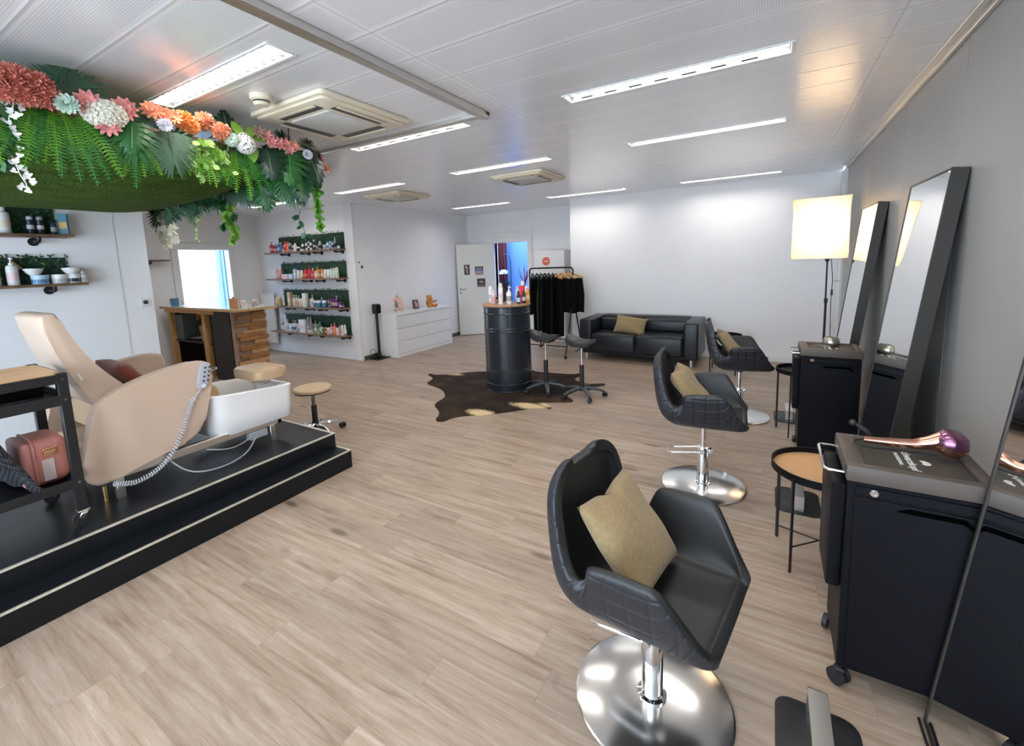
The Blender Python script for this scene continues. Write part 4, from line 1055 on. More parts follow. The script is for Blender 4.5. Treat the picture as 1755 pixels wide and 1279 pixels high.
# ------------------------------------------------------------------ room behind the door
t=thing('arc_lamp','thin arched floor lamp with two dome shades in the blue room','lamp',(-5.28,9.0,0))
b=MB(); pts=[(0,0,.02),(0,0,1.62)]+arc((-.17,0,1.62),.17,0,PI,10)[1:]+[(-.34,0,1.45)]
b.tube(pts,.010,8); b.tube([(0,0,1.34),(-.20,0,1.34)],.006,6); b.tube([(0,0,1.10),(-.20,0,1.10)],.006,6); b.done('arched_pole',M['black'],t)
b=MB(); b.lathe([(0,0),(.14,0),(.14,.014),(0,.02)],24); b.done('base',M['black'],t)
for z,mm,nm in ((1.34,M['chrome'],'chrome dome shade'),(1.09,M['blacksat'],'black dome shade')):
    b=MB(); b.lathe([(.135,0),(.125,.045),(.09,.085),(.04,.105),(0,.108)],24,c=(-.20,0,z-.01),caps=False); b.done('shade',mm,t)
b=MB()
for k in range(22): 
    pass
b.grid(lambda u,v: Vector((-6.25+.30*u, 9.95+.035*math.sin(u*22), .02+2.4*v)),50,2)
o=b.done('curtain',mat('oxblood_curtain',(.05,.006,.014),.9)); s=o.modifiers.new('t','SOLIDIFY'); s.thickness=.006; tag(o,'dark red curtain hanging in the blue room behind the door','curtain')
t=thing('coral_branch','dark red branching ornament seen behind the coat rack in the blue room','ornament',(-4.98,9.1,1.02))
b=MB(); rb=random.Random(3)
for k in range(9):
    a=rb.uniform(0,6.28); e=rb.uniform(.08,.16); b.tube([(0,0,0),(.3*e*math.cos(a),.3*e*math.sin(a),.14),(e*math.cos(a),e*math.sin(a),.2+rb.uniform(.1,.32))],[.012,.010,.006],6)
b.done('branches',mat('oxblood_coral',(.14,.012,.035),.7),t)
b=MB(); b.cyl((0,0,-1.02),(0,0,0),.12,.09,seg=20); b.done('plinth',M['white'],t)
# ------------------------------------------------------------------ sofa
t=thing('sofa','black leather two seat sofa along the white back wall','sofa',(-1.755,6.665,0))
SW,SD=1.80,.83; hw=SW/2
def soft(x0,x1,y0,y1,z0,z1,bv=.03,puff=0):
    b=MB(); b.box(x0,x1,y0,y1,z0,z1,bv,4); return b
for s in (-1,1):
    b=soft(s*hw-(.20 if s>0 else 0),s*hw+(.20 if s<0 else 0),0,SD,.105,.655,.028); b.done('armrest',M['leather'],t)
b=soft(-hw+.19,hw-.19,.60,SD,.105,.665,.03); b.done('back_frame',M['leather'],t)
b=soft(-hw+.195,hw-.195,.02,.62,.105,.26,.012); b.done('base',M['leather'],t)
for s in (-1,1):
    x0,x1=(-hw+.20,-.002) if s<0 else (.002,hw-.20)
    b=soft(x0,x1,-.012,.60,.13,.435,.045); b.done('seat_cushion',M['leather'],t)
    b=soft(x0,x1,.46,.63,.42,.632,.05); b.done('back_cushion',M['leather'],t)
for x,y in ((-hw+.10,.07),(hw-.10,.07),(-hw+.10,SD-.07),(hw-.10,SD-.07)):
    b=MB(); b.cyl((x,y,0),(x,y,.106),.024,seg=18); b.done('leg',M['alu'],t)
Mr=Matrix(((1,0,0),(0,math.cos(R(62)),-math.sin(R(62))),(0,math.sin(R(62)),math.cos(R(62)))))
pillow('cushion','khaki lumbar cushion lying on the black sofa',(-1.90,6.95,.545),(Matrix.Rotation(R(7),3,'Y') @ Mr).to_euler(),.50,.30,.14,'khaki',0,9)

# ------------------------------------------------------------------ cowhide
m,nt,bs=_new('cowhide'); g=N(nt); tc=g.n('TexCoord'); 
n1=g.n('TexNoise'); n1.inputs['Scale'].default_value=3.2; n1.inputs['Detail'].default_value=6; g.l(tc.outputs['Object'],n1.inputs['Vector'])
n2=g.n('TexNoise'); n2.inputs['Scale'].default_value=60; n2.inputs['Detail'].default_value=3; g.l(tc.outputs['Object'],n2.inputs['Vector'])
base=g.ramp(n1.outputs['Fac'],[(.35,(.012,.008,.006)),(.55,(.030,.017,.010)),(.75,(.075,.04,.02))])
fac=None
sep=g.n('SeparateXYZ'); g.l(tc.outputs['Object'],sep.inputs[0])
for (cx,cy,rx,ry) in ((-3.94,5.02,.13,.10),(-2.68,3.78,.16,.09),(-2.10,4.34,.15,.075),(-2.30,4.22,.20,.10)):
    dx=g.m('DIVIDE',g.m('SUBTRACT',sep.outputs[0],cx),rx); dy=g.m('DIVIDE',g.m('SUBTRACT',sep.outputs[1],cy),ry)
    d=g.m('SQRT',g.m('ADD',g.m('MULTIPLY',dx,dx),g.m('MULTIPLY',dy,dy)))
    d=g.m('ADD',d,g.m('MULTIPLY',g.m('ADD',g.m('SUBTRACT',n1.outputs['Fac'],.5),g.m('MULTIPLY',g.m('SUBTRACT',n2.outputs['Fac'],.5),.35)),2.2))
    f=g.m('SUBTRACT',1.0,g.m('SMOOTHSTEP' if False else 'MULTIPLY',g.m('MAXIMUM',g.m('SUBTRACT',d,.55),0),1.7))
    f=g.m('MAXIMUM',f,0)
    fac=f if fac is None else g.m('MAXIMUM',fac,f)
c=g.mix(fac,base,(.62,.47,.27)); g.l(c,bs.inputs['Base Color']); bs.inputs['Roughness'].default_value=.85; bs.inputs['Specular IOR Level'].default_value=.2
bp=g.n('Bump'); bp.inputs['Strength'].default_value=.4; bp.inputs['Distance'].default_value=.004; g.l(n2.outputs['Fac'],bp.inputs['Height']); g.l(bp.outputs[0],bs.inputs['Normal'])
RUG=[(-4.34,4.84),(-4.33,4.91),(-4.22,4.87),(-4.13,4.93),(-3.98,4.97),(-3.98,5.04),(-3.9,5.14),(-3.78,5.25),(-3.64,5.33),(-3.34,5.51),(-3.0,5.6),(-3.01,5.68),(-2.93,5.61),(-2.73,5.63),(-2.49,5.66),(-2.34,5.7),(-2.32,5.77),(-2.19,5.72),(-2.27,5.55),(-2.24,5.42),(-2.03,5.29),(-1.9,5.36),(-1.83,5.42),(-1.79,5.38),(-1.8,5.3),(-1.9,5.21),(-1.99,5.06),(-2.04,4.92),(-2.07,4.73),(-1.96,4.64),(-1.9,4.57),(-1.94,4.51),(-2.13,4.44),(-2.2,4.38),(-2.1,4.33),(-2.04,4.28),(-2.04,4.23),(-2.2,4.19),(-2.3,4.08),(-2.43,3.93),(-2.56,3.79),(-2.64,3.71),(-2.69,3.7),(-2.79,3.64),(-2.87,3.53),(-2.87,3.44),(-2.9,3.4),(-2.95,3.39),(-3.0,3.43),(-3.05,3.55),(-3.14,3.66),(-3.3,3.77),(-3.35,3.85),(-3.37,3.97),(-3.39,4.07),(-3.47,4.18),(-3.62,4.31),(-3.8,4.39),(-3.96,4.43),(-4.05,4.5),(-4.1,4.69),(-4.19,4.77)]
def smoothpoly(P,it=2):
    for _ in range(it):
        Q=[]
        for i in range(len(P)):
            a,c=P[i],P[(i+1)%len(P)]; Q.append((a[0]*.75+c[0]*.25,a[1]*.75+c[1]*.25)); Q.append((a[0]*.25+c[0]*.75,a[1]*.25+c[1]*.75))
        P=Q
    return P
b=MB(); P_=smoothpoly(RUG,1)[::-1]
from mathutils.geometry import tessellate_polygon
lo=[b.bm.verts.new((x,y,.0005)) for x,y in P_]; hi=[b.bm.verts.new((x,y,.006)) for x,y in P_]
b.bridge(lo,hi)
for tri in tessellate_polygon([[Vector((x,y,0)) for x,y in P_]]): b._f([hi[i] for i in tri]); b._f([lo[i] for i in tri][::-1])
tag(b.done('cowhide_rug',m,smooth=False),'dark brown cowhide rug with cream patches under the black drum','rug')

# ------------------------------------------------------------------ drum
DCX,DCY=-2.885,4.78; RT=.006
t=thing('oil_drum_table','tall black oil drum with a round wooden top, standing on the cowhide','drum',(DCX,DCY,RT))
H=1.074; r=.294
prof=[(0,0),(r-.006,0),(r+.004,.004),(r+.004,.012),(r,.018)]
def rib(z,dz=.008,e=.0055): return [(r,z-dz),(r+e,z-dz*.3),(r+e,z+dz*.3),(r,z+dz)]
for z in (.10,.245,.275,.765,.80,.985): prof+=rib(z)
prof+=[(r,H-.018),(r+.004,H-.012),(r+.004,H-.002),(r-.008,H),(0,H)]
b=MB(); b.lathe(prof,72); b.done('drum',mat('drum_black_paint',(.010,.015,.022),.30,coat=.2),t,ang=11)
b=MB(); b.lathe([(0,H),(r+.008,H),(r+.011,H+.004),(r+.011,H+.021),(r+.008,H+.025),(0,H+.025)],64); b.done('wooden_top',M['barrelwood'],t)
DT=RT+H+.025
DP=[('can',.215,.050,'white','white','silver',-.25,.02,'white spray can at the left end of the drum top'),
    ('jar',.07,.055,'black','black','gold',-.20,.07,'small dark jar right of the left white spray can on the drum'),
    ('spray',.185,.058,'palepink','palepink','pink',-.13,-.10,'pale pink spray bottle at the front left of the drum top'),
    ('bottle',.22,.05,'black','black','navy',-.13,.13,'black tall bottle behind the pink spray bottle on the drum'),
    ('can',.265,.058,'white','cream','palepink',.01,-.15,'tall white spray can at the front middle of the drum top'),
    ('jar',.13,.055,'white','white','cream',.02,.02,'white jar behind the tall front spray can on the drum'),
    ('pump',.215,.062,'white','white','grey',.10,-.10,'white pump bottle right of the tall front can on the drum'),
    ('bottle',.21,.06,'lightblue','lightblue','white',.12,.08,'light blue bottle in the middle of the drum top'),
    ('can',.27,.055,'lightblue','white','white',.145,.18,'tallest pale blue spray can toward the back of the drum'),
    ('spray',.165,.05,'navy','black','lightblue',.20,-.04,'dark spray bottle right of the white pump bottle on the drum'),
    ('tube',.215,.075,'red','red','crimson',.17,.10,'red tube standing on its cap on the drum'),
    ('bottle',.16,.04,'black','black','silver',.245,.02,'small black bottle in front of the red tube on the drum'),
    ('bottle',.19,.052,'amber','orange','yellow',.255,.10,'amber bottle at the right end of the drum top')]
for kind,h,w,c,k,bd,dx,dy,lab in DP: product(kind,h,w,c,k,bd,(DCX+dx,DCY+dy,DT),lab,'products on the drum table',rnd.uniform(-.4,.4)+.6)

# ------------------------------------------------------------------ saddle stools
def star_base(t,legr,n,rot,hub,m,cr=.024,legm=None):
    for k in range(n):
        a=rot+2*PI*k/n; c,s=math.cos(a),math.sin(a)
        b=MB(); b.tube([(.03*c,.03*s,hub),(.10*c,.10*s,hub-.004),(legr*.75*c,legr*.75*s,hub-.022),(legr*c,legr*s,hub-.045)],[.020,.020,.017,.014],8,flat=1.35)
        lg=b.done('leg',legm or m,t)
        b=MB(); caster(b,legr*c,legr*s,cr,a+1.0+k); b.done('caster',M['plastic'],lg)
def saddle_stool(x,y,rz,rot,zs,label,z=0):
    t=thing('saddle_stool',label,'stool',(x,y,z),rz,'black saddle stools')
    star_base(t,.265,5,rot,.105,M['greyplastic'])
    b=MB(); b.cyl((0,0,.07),(0,0,.135),.034,.028,20); b.cyl((0,0,.12),(0,0,zs*.60),.027,seg=20); b.done('gas_lift_sleeve',M['plastic'],t)
    b=MB(); b.cyl((0,0,zs*.59),(0,0,zs-.03),.0145,seg=18); b.done('gas_lift_piston',M['chrome'],t)
    b=MB(); b.box(-.09,.10,-.07,.07,zs-.035,zs-.012,.006); b.tube([(.04,-.06,zs-.03),(.05,-.16,zs-.05),(.05,-.20,zs-.052)],.006,8); b.done('seat_mechanism',M['plastic'],t)
    b=MB()
    L,Wd=.40,.37
    def top(u,v):
        a=u*2-1; c=v*2-1
        wv=Wd/2*(1-.22*max(0,a)**2-.30*max(0,-a)**3)*math.sqrt(max(0,1-abs(a)**5*.85))
        zz=zs+.045+.062*max(0,-a-.05)**1.4*1.1+.012*max(0,a)**2-.052*abs(c)**2.2*(1-.25*max(0,-a))
        zz+=.016*math.exp(-(c/.22)**2)*(a>-.2)*(1)
        return Vector((a*L/2*(1-.12*abs(c)**3),c*wv,zz))
    def bot(u,v):
        p=top(u,v); a=u*2-1; c=v*2-1
        e=max(0,1-abs(a)**6)*max(0,1-abs(c)**6)
        return Vector((p.x*.97,p.y*.97,min(p.z-.004, (p.z-.004)*(1-e)+(zs-.014+ .03*max(0,a)**2+.02*max(0,-a)**2)*e)))
    b.grid(top,22,18); b.grid(bot,22,18)
    bmesh.ops.remove_doubles(b.bm,verts=b.bm.verts,dist=.006)
    s=b.done('saddle_seat',M['leather'],t,ang=70)
    return t
saddle_stool(-2.36,4.80,R(-8),R(20),.665,'black saddle stool touching the drum, on the cowhide',RT)
saddle_stool(-1.885,4.79,R(-12),R(-38),.635,'black saddle stool farther from the drum, off to the right',RT)

# ------------------------------------------------------------------ coat rack
RX0,RX1,RY,RH=-3.68,-2.86,6.93,1.49
t=thing('coat_rack','black wheeled metal clothes rack hung with black capes','clothes rack',(0,0,0))
b=MB(); q=.05
pts=[(RX0,RY,1.02),(RX0,RY,RH-q)]+[(RX0+q-q*math.cos(a*PI/8),RY,RH-q+q*math.sin(a*PI/8)) for a in range(1,4)]+[(RX0+q,RY,RH),(RX1-q,RY,RH)]+[(RX1-q+q*math.sin(a*PI/8),RY,RH-q+q*math.cos(a*PI/8)) for a in range(1,4)]+[(RX1,RY,RH-q),(RX1,RY,1.02)]
b.tube(pts,.0145,12); b.done('hanging_rail',M['black'],t)
for x in (RX0,RX1):
    for s in (-1,1):
        b=MB(); b.tube([(x,RY,1.06),(x,RY+s*.02,.95),(x-.0,RY+s*.36,.07)],.0125,10); lg=b.done('leg',M['black'],t)
        b=MB(); caster(b,x,RY+s*.37,.025,.4); b.done('caster',M['plastic'],lg)
for s in (-1,1):
    b=MB(); b.tube([(RX0,RY+s*.31,.19),(RX1,RY+s*.31,.19)],.010,8); b.done('lower_rail',M['black'],t)
def garment(x,rz,ln,w,label,hang,fab,seed,group,low=False,shd=.10):
    """hanger and garment; local frame: y across the shoulders, hanging from the rail"""
    tg=thing('hanger',label.replace('cape','hanger').split(',')[0] if False else hang[1],'hanger',(x,RY,RH-.016),rz,'hangers on the coat rack')
    b=MB(); b.tube([(0,0,-.085),(0,0,-.05),(0,.012,-.035)]+[(0,.018*math.cos(R(20*k)),-.008+.024*math.sin(R(20*k))) for k in range(-2,9)],.0022,6); b.done('hook',M['alu'],tg)
    b=MB(); b.tube([(0,-.21,-.165),(0,-.12,-.125),(0,-.03,-.088),(0,0,-.083),(0,.03,-.088),(0,.12,-.125),(0,.21,-.165)],[.012,.015,.0165,.0165,.0165,.015,.012],8); 
    b.tube([(0,-.20,-.166),(0,.20,-.166)],.006,8); b.done('shoulder_bar',hang[0],tg)
    if fab is None: return
    r=random.Random(seed); b=MB(); p1,p2=r.uniform(0,6),r.uniform(0,6)
    zt=-.083
    def f(sgn):
        def gg(u,v):
            c=u*2-1
            z0=(zt-.02-shd*abs(c)**1.1) if not low else -.150-.02*abs(c)
            ww=(.19+(w/2-.19)*min(1,v*2.2))*(1-.10*max(0,v-.6))
            fold=math.sin(9*c+p1)*.013*min(1,v*3)+math.sin(17*c+p2+2*v)*.007*min(1,v*3)
            th=(.018+.022*min(1,v*3))*(1-abs(c)**4)
            return Vector((sgn*th+fold*.9,c*ww,z0-(ln-.02*abs(c)+.012*math.sin(6*c+p2))*v))
        return gg
    b.grid(f(1),30,14); b.grid(f(-1),30,14)
    bmesh.ops.remove_doubles(b.bm,verts=b.bm.verts,dist=.002)
    o=b.done('garment',fab,None,loc=(x,RY,RH-.016),rz=rz,ang=80)
    tag(o,label,'garment',group)
GR='black garments on the coat rack'
wd=M['hangerwood']; bl=M['plastic']
gs=[(-3.62,R(18),.62,.50,'black jacket at the left end of the coat rack',(bl,'black hanger at the left end of the coat rack'),M['fabric']),
    (-3.54,R(14),.92,.46,'second black garment from the left end of the coat rack',(bl,'second hanger from the left end of the coat rack'),M['fabric']),
    (-3.46,R(10),.90,.46,'third garment from the left end of the coat rack, with dark green shoulders',(mat('dark_green_plastic',(.01,.04,.028),.4),'dark green hanger near the left end of the coat rack'),M['greencloth']),
    (-3.385,R(8),.95,.48,'fourth black garment from the left end of the coat rack',(bl,'fourth hanger from the left end of the coat rack'),M['fabric2']),
    (-3.31,R(12),.97,.48,'fifth black garment from the left end of the coat rack',(bl,'fifth hanger from the left end of the coat rack'),M['fabric']),
    (-3.235,R(16),1.02,.50,'long black cape in the middle of the coat rack',(bl,'black hanger in the middle of the coat rack'),M['fabric2']),
    (-3.16,R(50),1.00,.46,'longest black cape, on the left one of the wooden hangers',(wd,'left wooden hanger on the coat rack, turned toward the front'),M['fabric']),
    (-3.06,R(60),.56,.46,'short black top on a wooden hanger, right half of the coat rack',(wd,'wooden hanger second from the right end of the coat rack'),M['fabric']),
    (-2.965,R(64),.55,.48,'short black top facing the room at the right end of the coat rack',(wd,'wooden hanger at the right end of the coat rack, facing the room'),M['fabric']),
    (-2.895,R(112),.60,.44,'black top hanging behind the right post of the coat rack',(wd,'wooden hanger sticking out past the right post of the coat rack'),M['fabric'])]
for i,(x,rz,ln,w,lab,hg,fb) in enumerate(gs): garment(x,rz,ln,w,lab,hg,fb,i,GR,low=hg[0] is wd)
# ------------------------------------------------------------------ platform
P1,P2=.145,.265
t=thing('step_platform','black two step platform with pale metal nosings under the pedicure chair','platform',(0,0,0))
b=MB(); b.box(-3.2,-2.92,-2.2,2.285,0,P1,.002); b.done('lower_step',M['step'],t)
b=MB(); b.box(LX+.012,-3.09,-2.2,2.27,0,P2,.002); b.done('upper_step',M['step'],t)
b=MB(); b.box(-2.935,-2.914,-2.2,2.29,P1-.006,P1+.003,.002); b.box(-3.09,-2.935,2.268,2.29,P1-.006,P1+.003,.002); b.done('nosing',M['nosing'],t)
b=MB(); b.box(-3.108,-3.084,-2.2,2.275,P2-.006,P2+.003,.002); b.box(LX+.05,-3.108,2.253,2.275,P2-.006,P2+.003,.002); b.done('nosing',M['nosing'],t)

# ------------------------------------------------------------------ pedicure chair
t=thing('pedicure_chair','beige pedicure spa chair with white foot basin on the black platform','pedicure chair',(0,0,0))
YZ=Matrix(((0,0,1,0),(1,0,0,0),(0,1,0,0),(0,0,0,1)))   # prism xy -> world yz, extrude along x
panel=[(.90,.385),(.86,.395),(.82,.44),(.81,.52),(.845,.65),(.895,.85),(.925,.895),(1.01,.935),(1.10,.968),(1.20,.995),(1.33,1.018),(1.46,1.027),(1.53,1.01),(1.555,.965),(1.545,.88),(1.505,.72),(1.465,.58),(1.42,.515),(1.36,.485),(1.23,.46),(1.07,.43),(.96,.40)]
def area(p): return sum(p[i][0]*p[(i+1)%len(p)][1]-p[(i+1)%len(p)][0]*p[i][1] for i in range(len(p)))
def ccw(p): return p if area(p)>0 else p[::-1]
pp=ccw(smoothpoly(panel,1))
for x0,nm in ((-3.475,'near'),(-4.19,'far')):
    b=MB(); b.prism(pp,x0,x0+.075,YZ,bev=.022,seg=3); b.done('arm_panel',M['beige'],t,ang=50)
back=[(.765,1.40),(.78,1.425),(.825,1.435),(.845,1.425),(.90,1.26),(.96,1.13),(1.06,.985),(1.16,.88),(1.14,.80),(1.02,.78),(.955,.84),(.89,.99),(.83,1.14)]
b=MB(); b.prism(ccw(smoothpoly(back,1)),-4.04,-3.55,YZ,bev=.028,seg=3); b.done('backrest',M['beige'],t,ang=50)
seat=[(.96,.60),(1.5,.60),(1.56,.66),(1.57,.74),(1.53,.80),(1.4,.805),(1.1,.83),(.98,.86)]
b=MB(); b.prism(ccw(smoothpoly(seat,1)),-4.115,-3.475,YZ,bev=.02,seg=2); b.done('seat',M['beigedark'],t,ang=50)
b=MB(); b.box(-4.05,-3.55,.86,1.45,.46,.62,.02); b.done('seat_base',M['beige'],t)
lr=[(1.50,.62),(1.60,.62),(1.655,.66),(1.665,.74),(1.63,.80),(1.55,.815),(1.50,.80)]
b=MB(); b.prism(ccw(smoothpoly(lr,1)),-4.06,-3.56,YZ,bev=.03,seg=3); b.done('leg_rest',M['beigedark'],t,ang=50)
# rail frame
b=MB(); b.box(-3.445,-3.41,.92,2.02,.395,.45,.003); b.box(-4.2,-4.165,.88,2.02,.395,.45,.003); b.box(-4.2,-3.41,1.985,2.02,.395,.45,.003); b.box(-4.2,-3.41,.92,.955,.395,.45,.003); b.done('rail_frame',M['alu'],t)
for x in (-3.4275,-4.1825):
    for y in (.97,1.94): b=MB(); b.box(x-.02,x+.02,y-.02,y+.02,P2,.40,.002); b.done('frame_leg',M['alu'],t)
b=MB(); b.cyl((-3.47,.91,P2),(-3.47,.91,.36),.012,seg=12); b.done('levelling_foot',M['gold'],t)
# basin: outer tub grown from rounded sections
def tub_outline(x0,x1,y0,y1,r0,r1,n=7):
    pts=[]
    for (cx,cy,r,a0) in ((x1-r1,y1-r1,r1,0),(x0+r1,y1-r1,r1,PI/2),(x0+r0,y0+r0,r0,PI),(x1-r0,y0+r0,r0,1.5*PI)):
        for i in range(n+1): a=a0+PI/2*i/n; pts.append((cx+r*math.cos(a),cy+r*math.sin(a)))
    return pts
b=MB(); secs=[]
def zr(y): return .75-.05*(y-1.5)/.62    # rim falls toward the foot end
for (ins,zz,rim) in ((.085,.425,0),(.06,.434,0),(.03,.56,0),(.0,None,-.03),(-.004,None,-.008),(.006,None,0),(.035,None,-.002),(.045,None,-.012),(.085,.56,0),(.16,.53,0)):
    kk=.8 if (zz is None or zz>.5 and ins>.05) else .30
    o=tub_outline(-3.97+ins*.8,-3.385-ins*kk,1.50+ins*(.8 if kk>.5 else .45),2.14-ins*(kk if kk>.5 else .12),.13,.07)
    secs.append([b.bm.verts.new((x,y,(zr(y)+rim) if zz is None else zz)) for x,y in o])
for A,Bq in zip(secs,secs[1:]): b.bridge(A,Bq)
b.cap(secs[0],True); b.cap(secs[-1])
b.done('basin',M['whitegloss'],t,ang=50)
b=MB(); b.lathe([(.026,.0),(.028,.06),(.022,.085),(.02,.10),(0,.104)],18,c=(-3.80,1.66,.735)); b.tube([(-3.80,1.66,.80),(-3.77,1.675,.83),(-3.73,1.70,.825)],.013,10); b.tube([(-3.80,1.66,.835),(-3.76,1.70,.872),(-3.73,1.73,.885)],[.012,.012,.010],10,flat=1.6); b.done('mixer_tap',M['chrome'],t)
b=MB(); b.tube([(-3.86,1.57,.735),(-3.86,1.57,.81),(-3.855,1.585,.845),(-3.84,1.61,.845),(-3.83,1.63,.80)],.010,10); b.done('hose_outlet',M['chrome'],t)
b=MB(); b.tube([(-3.80,1.675,.79),(-3.72,1.68,.72),(-3.66,1.67,.655),(-3.66,1.60,.63),(-3.70,1.56,.67),(-3.75,1.55,.74)],.007,8); b.done('shower_hose',M['alu'],t)
b=MB(); b.prism(rrect(.38,.26,.05,5,-3.61,2.0),.765,.845,bev=.022,seg=3); b.done('foot_pad',M['beigedark'],t,ang=55)
b=MB(); b.box(-3.66,-3.56,1.99,2.05,.70,.766,.004); b.cyl((-3.61,1.92,.735),(-3.61,2.1,.735),.012,seg=10); b.done('pad_bracket',M['alu'],t)
b=MB(); b.box(-3.46,-3.42,2.02,2.08,zr(2.05)-.002,zr(2.05)+.008,.002); b.done('rim_clip',M['alu'],t)
# remote in its sleeve + coiled lead
b=MB()
rm=[(1.445,.85),(1.50,.845),(1.535,.99),(1.515,1.005),(1.475,.995)]
b.prism(ccw(smoothpoly([(1.43,.835),(1.492,.83),(1.508,.86),(1.522,.93),(1.535,.995),(1.52,1.008),(1.475,1.004),(1.458,.93)],1)),-3.40,-3.375,YZ,bev=.006); hs=b.done('hand_control',mat('remote_silver',(.45,.46,.52),.3),t)
b=MB()
for k in range(4):
    for c in range(2): yy,zz=1.477+.0115*k*.55+.028*c,.885+.030*k; b.box(-3.3755,-3.373,yy-.007,yy+.007,zz-.006,zz+.006,.001)
b.done('buttons',M['greyplastic'],hs)
b=MB(); b.lathe([(0,0),(.014,0),(.014,.003),(0,.003)],16,sy=1.0,M=Matrix.Translation((-3.3755,1.472,.852)) @ Matrix.Rotation(R(90),4,'Y')); b.done('oval_badge',M['print_w'],hs)
ctrl=[(1.462,.835),(1.40,.77),(1.37,.70),(1.33,.60),(1.275,.49),(1.20,.405),(1.12,.36),(1.03,.345),(.95,.375),(.90,.40)]
path=[]
for (a,c),(d,e) in zip(ctrl,ctrl[1:]):
    for k in range(8): path.append((a+(d-a)*k/8,c+(e-c)*k/8))
for _ in range(3): path=[path[0]]+[((path[i-1][0]+2*path[i][0]+path[i+1][0])/4,(path[i-1][1]+2*path[i][1]+path[i+1][1])/4) for i in range(1,len(path)-1)]+[path[-1]]
hel=[]; nturn=48
for k in range(nturn*8):
    f=k/(nturn*8-1)*(len(path)-1-10)+6; i=int(f); q=f-i
    y0,z0=path[i]; y1,z1=path[i+1]; L_=math.hypot(y1-y0,z1-z0) or 1; ty,tz=(y1-y0)/L_,(z1-z0)/L_
    a=2*PI*k/8; rr=.013
    hel.append((-3.383+rr*math.cos(a), y0+(y1-y0)*q - tz*rr*math.sin(a), z0+(z1-z0)*q + ty*rr*math.sin(a)))
b=MB(); b.tube(hel,.0036,5); b.tube([(-3.385,p[0],p[1]) for p in path[:7]],.0035,6); b.done('coiled_lead',mat('pale_grey_lead',(.60,.60,.64),.45),t)
b=MB(); b.tube(chaikin([(-3.42,1.22,.42),(-3.36,1.30,.30),(-3.30,1.40,.270),(-3.28,1.55,.270),(-3.33,1.70,.29),(-3.42,1.80,.34),(-3.42,1.86,.35)],3),.005,6); b.tube(chaikin([(-3.40,1.45,.39),(-3.36,1.58,.345),(-3.38,1.70,.35),(-3.43,1.80,.37)],3),.004,6); b.done('mains_lead',mat('grey_lead',(.35,.35,.37),.5),t)
b=MB(); b.box(-3.47,-3.41,1.76,1.90,.33,.39,.006); b.done('junction_box',cmat(PAL['grey']),t)
b=MB(); b.prism(rrect(.028,.012,.003,2),0,.045,Matrix.Translation((-3.545,.905,1.02)) @ Matrix.Rotation(R(20),4,'X'),bev=.001); b.done('care_label',M['print_w'],t)
o=pillow('cushion','rust brown velvet cushion on the beige pedicure chair',(-3.80,1.185,.955),(R(128),0,0),.42,.27,.11,'rust',0,12)

# ------------------------------------------------------------------ beige stool
t=thing('round_stool','beige round stool on castors behind the platform','stool',(-3.85,2.62,0))
star_base(t,.255,5,R(-7),.10,M['chrome'],.026)
b=MB(); b.cyl((0,0,.06),(0,0,.13),.036,.030,20); b.cyl((0,0,.12),(0,0,.29),.026,seg=18); b.done('lift_sleeve',M['plastic'],t)
b=MB(); b.cyl((0,0,.29),(0,0,.43),.0165,seg=18); b.done('piston',M['darksteel'],t)
b=MB(); b.lathe([(0,.425),(.13,.425),(.165,.432),(.165,.442),(0,.442)],40); b.done('seat_underside',M['plastic'],t)
b=MB(); b.lathe([(0,.442),(.168,.442),(.175,.450),(.175,.466),(.166,.477),(.12,.482),(0,.484)],48); b.done('seat',mat('stool_beige',(.60,.44,.28),.45),t)

# ------------------------------------------------------------------ cart
t=thing('utility_cart','black rolling cart with an oak top at the left photo edge','cart',(0,0,0))
CXa,CXb,CYa,CYb,CT=-3.78,-3.245,-.24,.775,1.13
b=MB(); b.box(CXa+.012,CXb-.012,CYa+.012,CYb-.012,CT-.024,CT-.002,.003); b.done('oak_top',M['oak'],t)
for (x,y) in ((CXb-.022,CYb-.022),(CXb-.022,CYa+.022),(CXa+.022,CYb-.022),(CXa+.022,CYa+.022)):
    b=MB(); b.box(x-.022,x+.022,y-.022,y+.022,P2+.085,CT,.003)
    lg=b.done('leg',M['black'],t)
    b=MB(); b.box(x-.025,x+.025,y-.025,y+.025,P2+.078,P2+.086,.001); b.bar((x,y+.01,P2+.078),(x,y-.01,P2+.036),.03,.028,.003); b.done('castor_fork',M['chrome'],lg)
    b=MB(); b.cyl((x-.011,y-.012,P2+.036),(x+.011,y-.012,P2+.036),.036,seg=24); b.done('castor_wheel',M['plastic'],lg)
    for zz in (CT-.035,.985,.515): b=MB(); b.cyl((x+.022,y,zz),(x+.0245,y,zz),.007,seg=12); b.done('bolt',M['darksteel'],lg)
for nm,z0,z1 in (('top_rim',CT-.055,CT-.006),('rim',.955,1.012),('rim',.485,.535)):
    b=MB(); b.box(CXb-.012,CXb,CYa+.04,CYb-.04,z0,z1,.002); b.box(CXa,CXa+.012,CYa+.04,CYb-.04,z0,z1,.002); b.box(CXa+.04,CXb-.04,CYb-.012,CYb,z0,z1,.002); b.box(CXa+.04,CXb-.04,CYa,CYa+.012,z0,z1,.002); b.done(nm,M['black'],t)
for z in (.962,.492):
    b=MB(); b.box(CXa+.01,CXb-.01,CYa+.01,CYb-.01,z,z+.012,.001); b.done('shelf_plate',M['blacksat'],t)
b=MB()
def roll(u,v):
    a=2*PI*u; rr=.052*(1+.04*math.sin(3*a+5*v)); return Vector((-3.50+rr*1.25*math.cos(a), .12+.60*v, 1.031+rr*math.sin(a)))
b.grid(roll,24,12,closed_u=True); 
